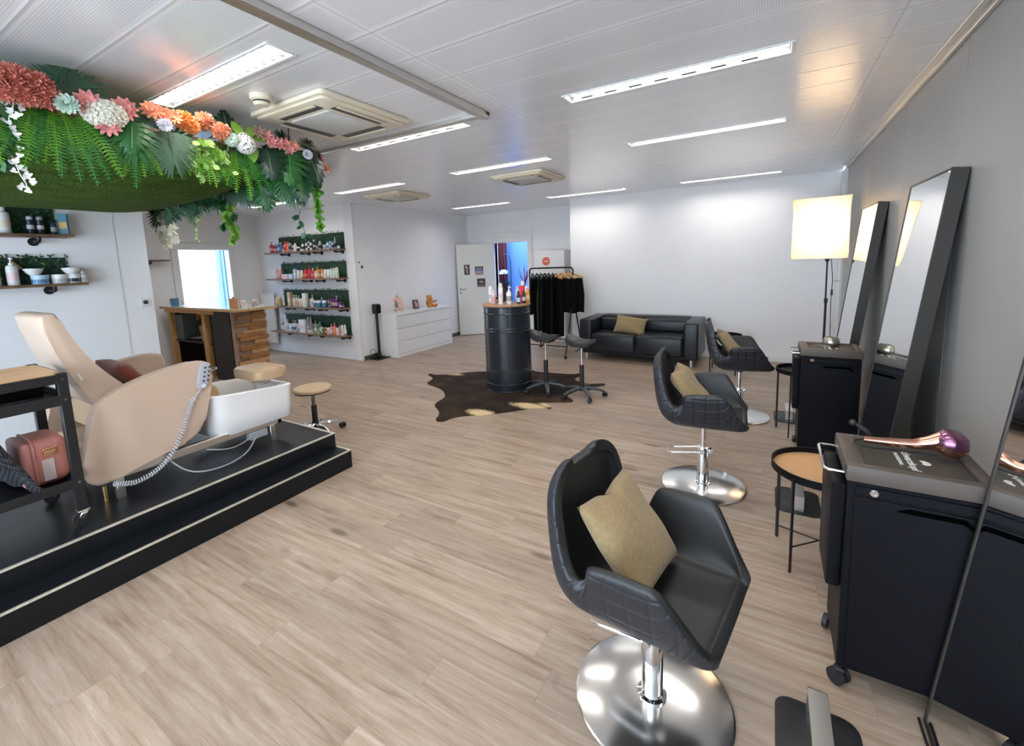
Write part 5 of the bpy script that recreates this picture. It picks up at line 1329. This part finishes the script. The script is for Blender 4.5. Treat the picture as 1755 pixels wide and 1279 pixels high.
vs=[v for v in b.bm.verts]; b.cap([vs[i*12] for i in range(24)],True); b.cap([vs[i*12+11] for i in range(24)])
tag(b.done('rolled_towel',M['fabric']),'black rolled towel on the middle shelf of the oak topped cart','towel')
b=MB(); b.box(-3.66,-3.45,-.18,.22,1.128,1.17,.02,3); tag(b.done('folded_cloth',M['fabric']),'black folded cloth on the oak top, cut by the left photo edge','cloth')
# pink case
t=thing('vanity_case','dusty pink vanity case with a zip on the bottom shelf of the cart','vanity case',(-3.505,.668,.505),0)
b=MB(); b.box(-.135,.135,-.085,.095,0,.265,.05,5); b.done('case',M['pinkdark'],t,ang=60)
b=MB(); b.box(-.138,.138,-.093,-.045,.01,.258,.045,5); b.done('front_pocket',M['pink'],t,ang=60)
b=MB(); o=rrect(.283,.268,.055,6,0,.133); MM=Matrix(((1,0,0,0),(0,0,-1,-.044),(0,1,0,0),(0,0,0,1))); b.tube([MM @ Vector((x,y,0)) for x,y in o],.005,6,closed=True); b.done('zip',M['pink'],t)
b=MB(); b.box(.133,.143,-.01,.05,.17,.215,.003); b.tube([(.145,-.008,.18),(.147,.045,.18),(.147,.045,.20),(.145,-.008,.20)],.003,6,closed=True); b.done('buckle',M['rosegold'],t)
b=MB(); b.box(.134,.142,-.02,.03,.03,.15,.003); b.done('tag',cmat((.62,.50,.46),.7),t)
m,nt,bs=_new('waffle_towel'); g=N(nt); tc=g.n('TexCoord'); wv=g.n('TexWave',wave_type='BANDS',bands_direction='DIAGONAL'); wv.inputs['Scale'].default_value=38; wv.inputs['Distortion'].default_value=1.2; g.l(tc.outputs['Object'],wv.inputs['Vector'])
wv2=g.n('TexWave',wave_type='BANDS',bands_direction='Y'); wv2.inputs['Scale'].default_value=40; wv2.inputs['Distortion'].default_value=1.5; g.l(tc.outputs['Object'],wv2.inputs['Vector'])
mx=g.m('MULTIPLY',wv.outputs['Fac'],wv2.outputs['Fac']); g.l(g.ramp(mx,[(.1,(.012,.014,.018)),(.6,(.10,.115,.14))]),bs.inputs['Base Color']); bs.inputs['Roughness'].default_value=.95
bp=g.n('Bump'); bp.inputs['Strength'].default_value=1; bp.inputs['Distance'].default_value=.006; g.l(mx,bp.inputs['Height']); g.l(bp.outputs[0],bs.inputs['Normal'])
b=MB()
def tw(u,v):
    # thrown over the shelf: high at the back left, sliding to the front right corner
    y=-.20+(.77+.075*u)*v; prof=[(0,.02),(.18,.30),(.42,.29),(.72,.15),(1.0,.015)]
    xs=-3.68+.405*u
    k=max(0,min(1,(v-.05)/.9)); h=.36*max(0,1-max(0,k-.86)/.14)**.6+.012
    e=math.sin(PI*min(1,max(0,u)))**.5
    return Vector((xs+.06*(u-.5)*k, y, .51+h*(.55+.45*e)+.008*math.sin(14*u+6*v)))
b.grid(tw,22,24)
o=b.done('waffle_towel',m,ang=80); s=o.modifiers.new('t','SOLIDIFY'); s.thickness=.012; s.offset=0
tag(o,'dark grey textured towel slumped on the bottom shelf of the cart','towel')
# ------------------------------------------------------------------ flower canopy
CAX0,CAX1,CAY0,CAY1,CAZ=-5.12,-3.04,-.75,2.18,2.455
can=thing('flower_canopy','hanging canopy of moss edged with artificial flowers and leaves above the pedicure chair','canopy',(0,0,0))
b=MB()
for p in ((CAX1-.025,CAX1+.0,CAY0,CAY1),(CAX0,CAX0+.025,CAY0,CAY1),(CAX0,CAX1,CAY1-.025,CAY1),(CAX0,CAX1,CAY0,CAY0+.025)): b.box(*p,CAZ-.045,CAZ,.002)
b.done('frame',mat('canopy_lath',(.46,.26,.16),.6),can)
b=MB()
def mossf(u,v):
    a,c=u*2-1,v*2-1
    s=.31*(1-abs(a)**3.2)*(1-abs(c)**4.5)
    x=CAX0+(CAX1-CAX0)*u; y=CAY0+(CAY1-CAY0)*v
    return Vector((x,y,CAZ-.035-s-.010*math.sin(9*v+3*u)*(1-abs(a)**2)-.006*math.sin(23*v+2*math.sin(5*u))))
b.grid(mossf,40,60); o=b.done('moss_mat',M['moss'],can,ang=80); s=o.modifiers.new('t','SOLIDIFY'); s.thickness=.012; s.offset=1
for x,y in ((CAX1-.012,CAY1-.10),(CAX1-.012,.2),(CAX0+.012,CAY1-.10),(CAX0+.012,.2)):
    b=MB(); b.cyl((x,y,CAZ),(x,y,CE-.05),.004,seg=8); b.tube([(x,y,CE-.05),(x+.012,y,CE-.035),(x+.01,y,CE-.01),(x,y,CE)],.005,8); b.done('hanging_hook',M['black'],can)

G=dict(rib=mat('leaf_rib',(.10,.22,.10),.5),dark=mat('leaf_dark_green',(.013,.062,.028),.34),deep=mat('leaf_blackish_green',(.008,.032,.018),.38),mid=mat('leaf_green',(.020,.110,.022),.42),bright=mat('fern_bright_green',(.085,.26,.012),.5),fern=mat('fern_green',(.018,.14,.018),.5),grey=mat('leaf_grey_green',(.045,.10,.055),.5),ivy=mat('ivy_lime',(.16,.34,.035),.5),lime=mat('leaf_lime_white',(.34,.48,.15),.5),
  coral=mat('petal_coral',(.70,.25,.19),.6),orange=mat('petal_orange',(.85,.36,.12),.6),peach=mat('petal_terracotta',(.74,.32,.19),.6),pink=mat('petal_pink',(.80,.32,.30),.6),salmon=mat('petal_salmon',(.88,.38,.22),.6),white=mat('petal_white',(.80,.80,.80),.6),cream=mat('petal_cream',(.74,.71,.60),.6),mint=mat('petal_mint',(.55,.70,.60),.6),lav=mat('petal_lavender_white',(.74,.71,.77),.6),wist=mat('petal_wisteria_cream',(.88,.88,.72),.6),tanleaf=mat('dry_leaf_rose',(.35,.22,.18),.6))
def basis(n,up=(0,0,1),roll=0):
    """columns: across, along(up), normal"""
    n=Vector(n).normalized(); u=Vector(up); u=(u-n*u.dot(n)).normalized(); a=u.cross(n)
    m=Matrix((a,u,n)).transposed(); return (m @ Matrix.Rotation(roll,3,'Z')).to_4x4()
def at(p,n,up=(0,0,1),roll=0): return Matrix.Translation(p) @ basis(n,up,roll)
def blade(b,M4,p0,d,L,w,droop=.0,seg=4,w0=.25):
    """pointed leaflet from 2d p0 in direction angle d"""
    c,s=math.cos(d),math.sin(d); L_=[];R_=[]
    for i in range(seg+1):
        t=i/seg; ww=w*(w0+(1-w0)*math.sin(PI*min(1,t*1.02)**.8))*(1 if t<.98 else .1)
        x,y=p0[0]+c*L*t,p0[1]+s*L*t; z=-droop*t*t
        L_.append(b.bm.verts.new(M4@Vector((x-s*ww/2,y+c*ww/2,z)))); R_.append(b.bm.verts.new(M4@Vector((x+s*ww/2,y-c*ww/2,z))))
    for i in range(seg): b._f([R_[i],R_[i+1],L_[i+1],L_[i]])
def palm(p,n,roll,size,m,nb=22,spread=1.9,name='palm_leaf'):
    """hanging by default along +local y ; midrib with narrow leaflets"""
    b=MB(); M4=at(p,n,(0,0,1),roll); r=random.Random(int(abs(p[1]*1000)))
    for k in range(nb):
        t=k/(nb-1); s=-1 if k%2 else 1; tt=(k//2)/(nb//2)
        y=size*.10+size*.55*tt; ang=PI/2 - s*(spread*.62*(1-tt)+.10); 
        blade(b,M4,(0,y),ang,size*(.62-.22*abs(tt-.35))*r.uniform(.92,1.08),size*.062,size*.12*r.uniform(.6,1.4))
    b.tube([M4@Vector((0,0,0)),M4@Vector((0,size*.4,0.004)),M4@Vector((0,size*.75,-size*.02))],size*.012,5)
    return b.done(name,m,can,smooth=False,weld=False)
def monstera(p,n,roll,size,m):
    b=MB(); M4=at(p,n,(0,0,1),roll)
    for s in (-1,1):
        for k in range(7):
            t=k/6; y=size*(.06+.74*t); ang=PI/2 - s*(1.95-1.75*t); L=size*(.46+.16*math.sin(PI*min(1,t+.22)))*(1-.33*t*t)
            blade(b,M4,(0,y),ang,L,size*.155,size*(.24*(1-t*.5)),4,.75)
    b.mi=1; b.tube([M4@Vector((0,-size*.15,-.01)),M4@Vector((0,size*.3,.004)),M4@Vector((0,size*.95,.0))],size*.012,5)
    return b.done('monstera_leaf',[m,G['rib']],can,smooth=False,weld=False)
def fern(p,dirv,L,m,seed,out=(1,0,0),w=.030):
    """frond arching from p, direction dirv then falling"""
    r=random.Random(seed); b=MB(); d=Vector(dirv).normalized(); o=Vector(out)
    n=20; prev=Vector(p); pts=[]
    for i in range(n+1):
        t=i/n; pts.append(Vector(p)+d*L*t+o*(.10*L*math.sin(PI*t*.8))+Vector((0,0,-.25*L*t*t)))
    for i in range(1,n):
        t=i/n; ax=(pts[i+1]-pts[i-1]).normalized(); sd=ax.cross(o)
        if sd.length<1e-3: sd=Vector((0,1,0))
        sd.normalize(); ww=w*(math.sin(PI*(t*.82+.14)))**.7
        for s in (-1,1):
            q=pts[i]; tip=q+sd*s*ww+ax*ww*.35+o*r.uniform(-.006,.006); h=ax*L/n*.42
            b.poly([q-h,tip-h*.3,tip+h*.4,q+h])
    b.tube(pts,.0018,4)
    return b.done('fern_frond',m,can,smooth=False,weld=False)
def vine(p,L,m,seed,n=26,ls=.03,wob=.02,name='trailing_vine',stem=None):
    r=random.Random(seed); b=MB(); pts=[Vector(p)+Vector((wob*math.sin(i*.9+seed),wob*math.cos(i*.7+seed*2),-L*i/12)) for i in range(13)]
    b.tube(pts,.0022,5)
    for k in range(n):
        t=r.random()*12; i=min(11,int(t)); q=pts[i].lerp(pts[i+1],t-i); a=r.uniform(-PI,PI); 
        M4=at(q,(math.cos(a)*.5+.8,math.sin(a),r.uniform(-.2,.5)),(0,0,1),r.uniform(1.5,4.7))
        blade(b,M4,(0,0),PI/2,ls*r.uniform(.8,1.3),ls*.72,ls*.2,3,.4)
    return b.done(name,m,can,smooth=False,weld=False)
def pompon(p,r0,m,seed,name='chrysanthemum_flower'):
    r=random.Random(seed); b=MB(); N_=230
    b.ball(p,r0*.55,10,6)
    for k in range(N_):
        z=1-2*(k+.5)/N_; a=k*2.39996; q=math.sqrt(1-z*z); d=Vector((q*math.cos(a),q*math.sin(a),z)); 
        t=d.cross(Vector((r.uniform(-1,1),r.uniform(-1,1),r.uniform(-1,1)))).normalized(); u=d.cross(t); w=r0*.095; c=Vector(p)
        e=r0*r.uniform(.88,1.06)
        b.poly([c+d*r0*.45-t*w*.5,c+d*e*.85-t*w+u*w*.3,c+d*e,c+d*e*.85+t*w+u*w*.3,c+d*r0*.45+t*w*.5])
    return b.done(name,m,can,smooth=False,weld=False)
def dahlia(p,n,r0,m,seed,rings=3,np_=11,name='dahlia_flower'):
    b=MB(); M4=at(p,n,(0,0,1),seed)
    for q in range(rings):
        for k in range(np_-q):
            a=2*PI*(k+.5*q)/(np_-q); L=r0*(1-.24*q); c,s=math.cos(a),math.sin(a); lift=.14+.24*q; w=r0*.17
            P=[(0.05,0,0),(.55,-1,lift*.45),(.85,-.7,lift*.8),(1.0,0,lift*.85+.02),(.85,.7,lift*.8),(.55,1,lift*.45)]
            b.poly([M4@Vector((c*L*x-s*w*y,s*L*x+c*w*y,r0*z)) for x,y,z in P])
    b.ball(M4@Vector((0,0,r0*.22)),r0*.2,8,6)
    return b.done(name,m,can,smooth=False,weld=False)
def hydrangea(p,n,rx,m,seed,ry=None,num=46,name='hydrangea_flower',ps=.30):
    r=random.Random(seed); ry=ry or rx; b=MB(); M4=at(p,n)
    b.ball(M4@Vector((0,0,0)),rx*.5,10,6)
    for k in range(num):
        z=1-1.25*(k+.5)/num; a=k*2.39996; q=math.sqrt(max(0,1-z*z)); d=Vector((q*math.cos(a),q*math.sin(a),z)); c=Vector((d.x*rx,d.y*ry,d.z*rx*.75))
        F=M4 @ at(c,d+Vector((0,0,.2)),(.1,1,.05),r.uniform(0,3)); s=rx*ps
        for j in range(4):
            e=PI/2*j; ce,se=math.cos(e),math.sin(e)
            b.poly([F@Vector((ce*x-se*y,se*x+ce*y,zz)) for x,y,zz in ((0,0,0),(s*.55,-s*.42,.15*s),(s,0,.2*s),(s*.55,s*.42,.15*s))])
    return b.done(name,m,can,smooth=False,weld=False)
def ranunculus(p,n,r0,m,name='ranunculus_flower'):
    b=MB(); M4=at(p,n)
    for q in range(6):
        rr=r0*(1-.15*q); N_=13-q; w=r0*.36*(1-.10*q)
        for k in range(N_):
            a=2*PI*(k+.5*q)/N_; c,s=math.cos(a),math.sin(a); lift=.02+.10*q
            P=[(.05,0,0),(.45,-.8,lift*.5),(.8,-1,lift+.03),(.97,-.5,lift+.10),(1,0,lift+.12),(.97,.5,lift+.10),(.8,1,lift+.03),(.45,.8,lift*.5)]
            b.poly([M4@Vector((c*rr*x-s*w*.5*y,s*rr*x+c*w*.5*y,r0*z)) for x,y,z in P])
    b.ball(M4@Vector((0,0,r0*.42)),r0*.16,8,6)
    return b.done(name,m,can,smooth=False,weld=False)
X1=CAX1+.03
OUT=(.9,-.30,.05)
def Pn(y,z,dx=0): return Vector((X1+dx,y,z))
# background leaf layer along the rim (dark)
rb=random.Random(11)
for k in range(39):
    y=.30+k*.074 if k<26 else .22-(k-26)*.074; m=G[rb.choice(['dark','deep','mid','dark'])]
    if rb.random()<.5: palm(Pn(y,2.46,-.02),(.9,rb.uniform(-.6,.3),rb.uniform(-.1,.25)),PI+rb.uniform(-.5,.5),rb.uniform(.13,.18),m,16)
    else: monstera(Pn(y,2.46,-.02),(.9,rb.uniform(-.6,.3),rb.uniform(-.1,.3)),PI+rb.uniform(-.6,.6),rb.uniform(.11,.15),m)
# ferns hanging from the near rim
for cy,cz,num,sp,L,ms in ((.83,2.42,16,.17,.25,('fern','bright','bright','fern')),(.62,2.40,5,.1,.2,('bright','fern')),(1.12,2.39,8,.10,.21,('bright','fern')),(1.45,2.40,9,.11,.20,('bright','bright','ivy')),(1.67,2.40,9,.10,.22,('fern','bright')),(1.95,2.36,3,.08,.2,('fern',)),(2.08,2.36,3,.06,.2,('fern','bright')),(.25,2.40,7,.14,.22,('fern','bright')),(-.15,2.40,7,.14,.22,('bright','fern'))):
    for k in range(num):
        f=(k+.5)/num*2-1
        fern(Pn(cy+f*sp*.55,cz+rb.uniform(-.02,.03),.012),(.15,f*.55+rb.uniform(-.1,.1),-.85),L*rb.uniform(.75,1.1),G[ms[k%len(ms)]],k*7+int(cy*100))
# leaves placed as seen
palm(Pn(.83,2.475,-.04),(.85,-.3,.3),R(-12),.27,G['grey'],30,2.3); palm(Pn(.845,2.475,-.03),(.9,-.3,.2),R(-42),.24,G['grey'],22,1.8)
palm(Pn(1.16,2.53,.02),(.9,-.2,.3),PI-.3,.20,G['dark'],20); palm(Pn(1.10,2.45,.04),(.9,-.3,.25),PI+.1,.24,G['mid'],22); monstera(Pn(1.11,2.44,.05),(.9,-.3,.4),PI-.1,.17,G['mid'])
palm(Pn(1.27,2.455,.05),(.9,-.25,.15),PI+.05,.27,G['grey'],26,2.1)
monstera(Pn(1.67,2.48,-.06),(.9,-.3,.1),R(5),.19,G['deep']); palm(Pn(2.05,2.50,-.05),(.9,-.3,.1),R(10),.15,G['deep'],18)
monstera(Pn(1.86,2.45,.03),(.9,-.6,.5),PI+.1,.21,G['deep']); monstera(Pn(1.80,2.40,.03),(.8,-.1,-.35),PI+.4,.18,G['dark']); monstera(Pn(2.00,2.45,.06),(.9,-.5,.5),PI-.05,.235,G['mid']); monstera(Pn(2.16,2.47,.06),(.9,.0,.25),PI+.1,.235,G['dark']); monstera(Pn(2.24,2.49,.03),(.9,.3,.2),PI-.3,.21,G['deep']); palm(Pn(2.15,2.50,.02),(.8,-.2,.5),R(-30),.16,G['deep'],18); palm(Pn(2.22,2.49,.02),(.8,.2,.5),R(-75),.15,G['deep'],18)
for y,z,ro in ((1.70,2.50,.3),(1.73,2.51,-.7),(1.77,2.50,-1.2),(1.72,2.46,1.2),(1.78,2.45,2.8)):
    b=MB(); blade(b,at(Pn(y,z,.03),(.9,-.3,.3),(0,0,1),ro),(0,0),PI/2,.13,.06,.03,5,.3); b.done('lime_leaf',G['ivy'],can,smooth=False,weld=False)
for k in range(5): vine(Pn(1.36+.055*k,2.43,.045),.15+.03*(k%3),G['ivy'] if k%2 else G['lime'],30+k,20,.042,.025,'ivy_strand')
for k in range(2): vine(Pn(.60+.05*k,2.42,.04),.26,G['mid'],50+k,16,.05,.02,'ivy_strand')
# flowers, near rim from left to right
FL=dict(mum='coral')
for i,(y,z,r0) in enumerate(((.66,2.475,.06),(.69,2.53,.075),(.755,2.525,.075),(.79,2.485,.065),(.72,2.47,.06),(.62,2.52,.07),(.83,2.475,.05))): pompon(Pn(y,z,.05),r0,G['coral'],i)
ranunculus(Pn(.845,2.455,.095),OUT,.05,G['mint'])
for y,z,m,r0 in ((.935,2.49,'pink',.066),(1.075,2.495,'pink',.066),(1.0,2.40,'pink',.062),(.955,2.455,'pink',.05)): dahlia(Pn(y,z,.07),OUT,r0,G[m],y*7)
hydrangea(Pn(.995,2.455,.06),OUT,.085,G['cream'],3,.062,70)
for y,z,r0 in ((1.205,2.525,.06),(1.255,2.51,.062),(1.30,2.515,.052)): dahlia(Pn(y,z,.06),(.85,-.3,.35),r0,G['salmon'],y*5)
ranunculus(Pn(1.245,2.455,.09),OUT,.038,G['lav'])
pompon(Pn(1.375,2.52,.02),.062,G['orange'],21); pompon(Pn(1.41,2.495,.02),.05,G['orange'],22); pompon(Pn(1.495,2.55,-.0),.062,G['peach'],23); pompon(Pn(1.565,2.495,.05),.060,G['peach'],24)
hydrangea(Pn(1.615,2.46,.06),OUT,.042,G['mint'],5,None,40); hydrangea(Pn(1.70,2.445,.06),OUT,.055,G['white'],6,None,44); hydrangea(Pn(1.665,2.455,.06),OUT,.04,G['white'],7,None,34); hydrangea(Pn(1.71,2.49,.03),OUT,.035,G['white'],8,None,30)
for y,z,m in ((1.80,2.545,'tanleaf'),(1.85,2.535,'pink'),(1.885,2.50,'pink'),(1.93,2.50,'pink'),(1.98,2.505,'pink'),(2.01,2.47,'pink'),(2.04,2.50,'salmon')): dahlia(Pn(y,z,.055),OUT,.048,G[m],y*9,3,8)
ranunculus(Pn(2.125,2.455,.09),OUT,.038,G['lav'])
dahlia(Vector((CAX1+.02,2.30,2.47)),(.7,.7,.1),.05,G['pink'],1); dahlia(Vector((CAX1+.04,2.33,2.40)),(.8,.6,.1),.05,G['salmon'],2); dahlia(Pn(1.88,2.33,.06),OUT,.03,G['pink'],4)
# hanging strings
def orchid(p,L,m,seed,n=64,name='orchid_string',s=.016):
    r=random.Random(seed); b=MB(); pts=[Vector(p)+Vector((.012*math.sin(i),.014*math.cos(i*1.3),-L*i/10)) for i in range(11)]; b.tube(pts,.0022,5)
    for k in range(n):
        t=(k+.5)/n*10; i=min(9,int(t)); q=pts[i].lerp(pts[i+1],t-i)+Vector((r.uniform(-.01,.03),r.uniform(-.028,.028),0)); M4=at(q,(.9,r.uniform(-.8,.5),r.uniform(-.1,.6)),(0,0,1),r.uniform(0,6))
        for j in range(3):
            blade(b,M4,(0,0),2*PI*j/3,s*r.uniform(.8,1.2),s*.85,-.006,3,.5)
    return b.done(name,m,can,smooth=False,weld=False)
orchid(Pn(.665,2.43,.05),.40,G['white'],1,34); orchid(Pn(.575,2.40,.04),.15,G['lav'],2,10)
vine(Pn(2.22,2.30,.03),.36,G['bright'],3,160,.036,.012); vine(Pn(2.235,2.30,.02),.20,G['bright'],4,50,.036,.014)
vine(Vector((-3.16,2.20,2.30)),.44,G['dark'],5,16,.045,.02)
vine(Vector((-4.17,2.2,2.30)),.40,G['ivy'],6,190,.046,.022); vine(Vector((-4.20,2.2,2.28)),.25,G['mid'],7,110,.05,.035)
vine(Vector((-4.77,2.2,2.26)),.33,G['lime'],8,18,.03,.015)
for k in range(9): orchid(Vector((-5.50+.024*k-.05*(k%3),2.2+.012*(k%4),2.25)),.20+.05*((k*7)%4),G['wist'],60+k,44,'wisteria_string',.030)
# far rim foliage (leaves facing the camera over the end edge)
rc=random.Random(5)
for k in range(30):
    x=-5.62+k*.088; m=G[rc.choice(['dark','deep','mid','dark','grey'])]; n=(rc.uniform(0,.8),-.9,rc.uniform(-.1,.3)); z=2.39+rc.uniform(-.06,.03)
    if rc.random()<.5: palm((x,CAY1+.02,z),n,PI+rc.uniform(-.5,.5),rc.uniform(.19,.27),m,18)
    else: monstera((x,CAY1+.02,z),n,PI+rc.uniform(-.6,.6),rc.uniform(.17,.23),m)
for k in range(10): vine(Vector((-5.6+.16*k,CAY1+.01,2.43)),.16,G['mid' if k%2 else 'dark'],80+k,26,.05,.04,'ivy_strand')
hydrangea(Vector((-4.55,CAY1+.02,2.36)),(.3,-.9,.1),.05,G['cream'],12)
monstera((-3.75,CAY1,2.44),(.5,-.8,.1),PI-.1,.22,G['mid']); monstera((-3.55,CAY1,2.44),(.6,-.8,.1),PI+.1,.2,G['dark'])

# ------------------------------------------------------------------ ceiling units
def cassette(x0,y0,s,label):
    t=thing('ceiling_air_conditioner',label,'air conditioner',(x0+s/2,y0+s/2,CE),0,'cream ceiling cassettes')
    h=s/2; b=MB(); b.prism(rrect(s,s,.04,4),-.032,-.0005,bev=.010,seg=2); b.prism(rrect(s*.93,s*.93,.04,4),-.048,-.030,bev=.010,seg=2); b.done('cover',M['cream'],t)
    b=MB(); b.prism(rrect(s*.52,s*.52,.02,3),-.058,-.046,bev=.004); g_=b.done('intake_grille',mat('intake_mesh',(.62,.62,.60),.7),t)
    for k in range(4):
        Mk=Matrix.Rotation(PI/2*k,4,'Z')
        b=MB(); b.box(-s*.27,s*.27,h*.60,h*.80,-.0495,-.044,.001,1,Mk); b.done('air_slot',mat('slot_dark',(.10,.095,.085),.5),t)
        b=MB(); b.box(-s*.27,s*.27,h*.745,h*.81,-.056,-.051,.002,1,Mk @ Matrix.Rotation(R(0),4,'X')); b.done('vane',M['cream'],t)
    return t
cassette(-3.06,1.80,.76,'big cream ceiling air conditioner right beside the flower canopy')
cassette(-3.04,4.73,.72,'cream ceiling air conditioner farther away, over the black drum')
cassette(-5.30,4.73,.72,'cream ceiling air conditioner partly behind the right end of the flower canopy')
t=thing('smoke_detector','round cream smoke detector on the ceiling next to the big air conditioner','smoke detector',(-2.70,1.68,CE))
b=MB(); b.lathe([(0,-.001),(.062,-.001),(.062,-.022),(.056,-.03),(.046,-.032),(.046,-.05),(.036,-.062),(0,-.064)],32); b.done('housing',M['cream'],t)
b=MB(); b.lathe([(.0465,-.036),(.0468,-.046)],32,caps=False); b.done('sensor_slot',M['greyplastic'],t)
# ------------------------------------------------------------------ light + camera
w = bpy.data.worlds.new('World'); scene.world = w; w.use_nodes = True
bg = w.node_tree.nodes['Background']; bg.inputs[0].default_value = (.71,.85,1.0,1); bg.inputs[1].default_value = 4.0

cam = bpy.data.cameras.new('Camera'); co = bpy.data.objects.new('Camera', cam); COL.objects.link(co)
Wd, Hd = 1755, 1279
F, PX, PY = 753.873, 874.648, 541.384
yw, pt, rl = R(-30.67), R(7.15), R(-2.06)
base = Matrix(((1,0,0),(0,0,-1),(0,1,0)))
Ry = Matrix(((math.cos(yw),-math.sin(yw),0),(math.sin(yw),math.cos(yw),0),(0,0,1)))
Rx = Matrix(((1,0,0),(0,math.cos(pt),-math.sin(pt)),(0,math.sin(pt),math.cos(pt))))
Rr = Matrix(((math.cos(rl),-math.sin(rl),0),(math.sin(rl),math.cos(rl),0),(0,0,1)))
Mx = Rr @ Rx @ base @ Ry
right, down, fwd = Mx[0], Mx[1], Mx[2]
rot = Matrix((right, -down, -fwd)).transposed()
co.matrix_world = Matrix.Translation((0,0,1.64)) @ rot.to_4x4()
cam.sensor_width = 36; cam.sensor_fit = 'HORIZONTAL'
cam.lens = F/Wd*36
cam.shift_x = (Wd/2-PX)/Wd; cam.shift_y = (PY-Hd/2)/Wd
cam.clip_start = .02; cam.clip_end = 200
scene.camera = co
vs = scene.view_settings
vs.view_transform = 'Standard'; vs.look = 'None'; vs.gamma = 1.0; vs.use_curve_mapping = False
vs.exposure = 1.3
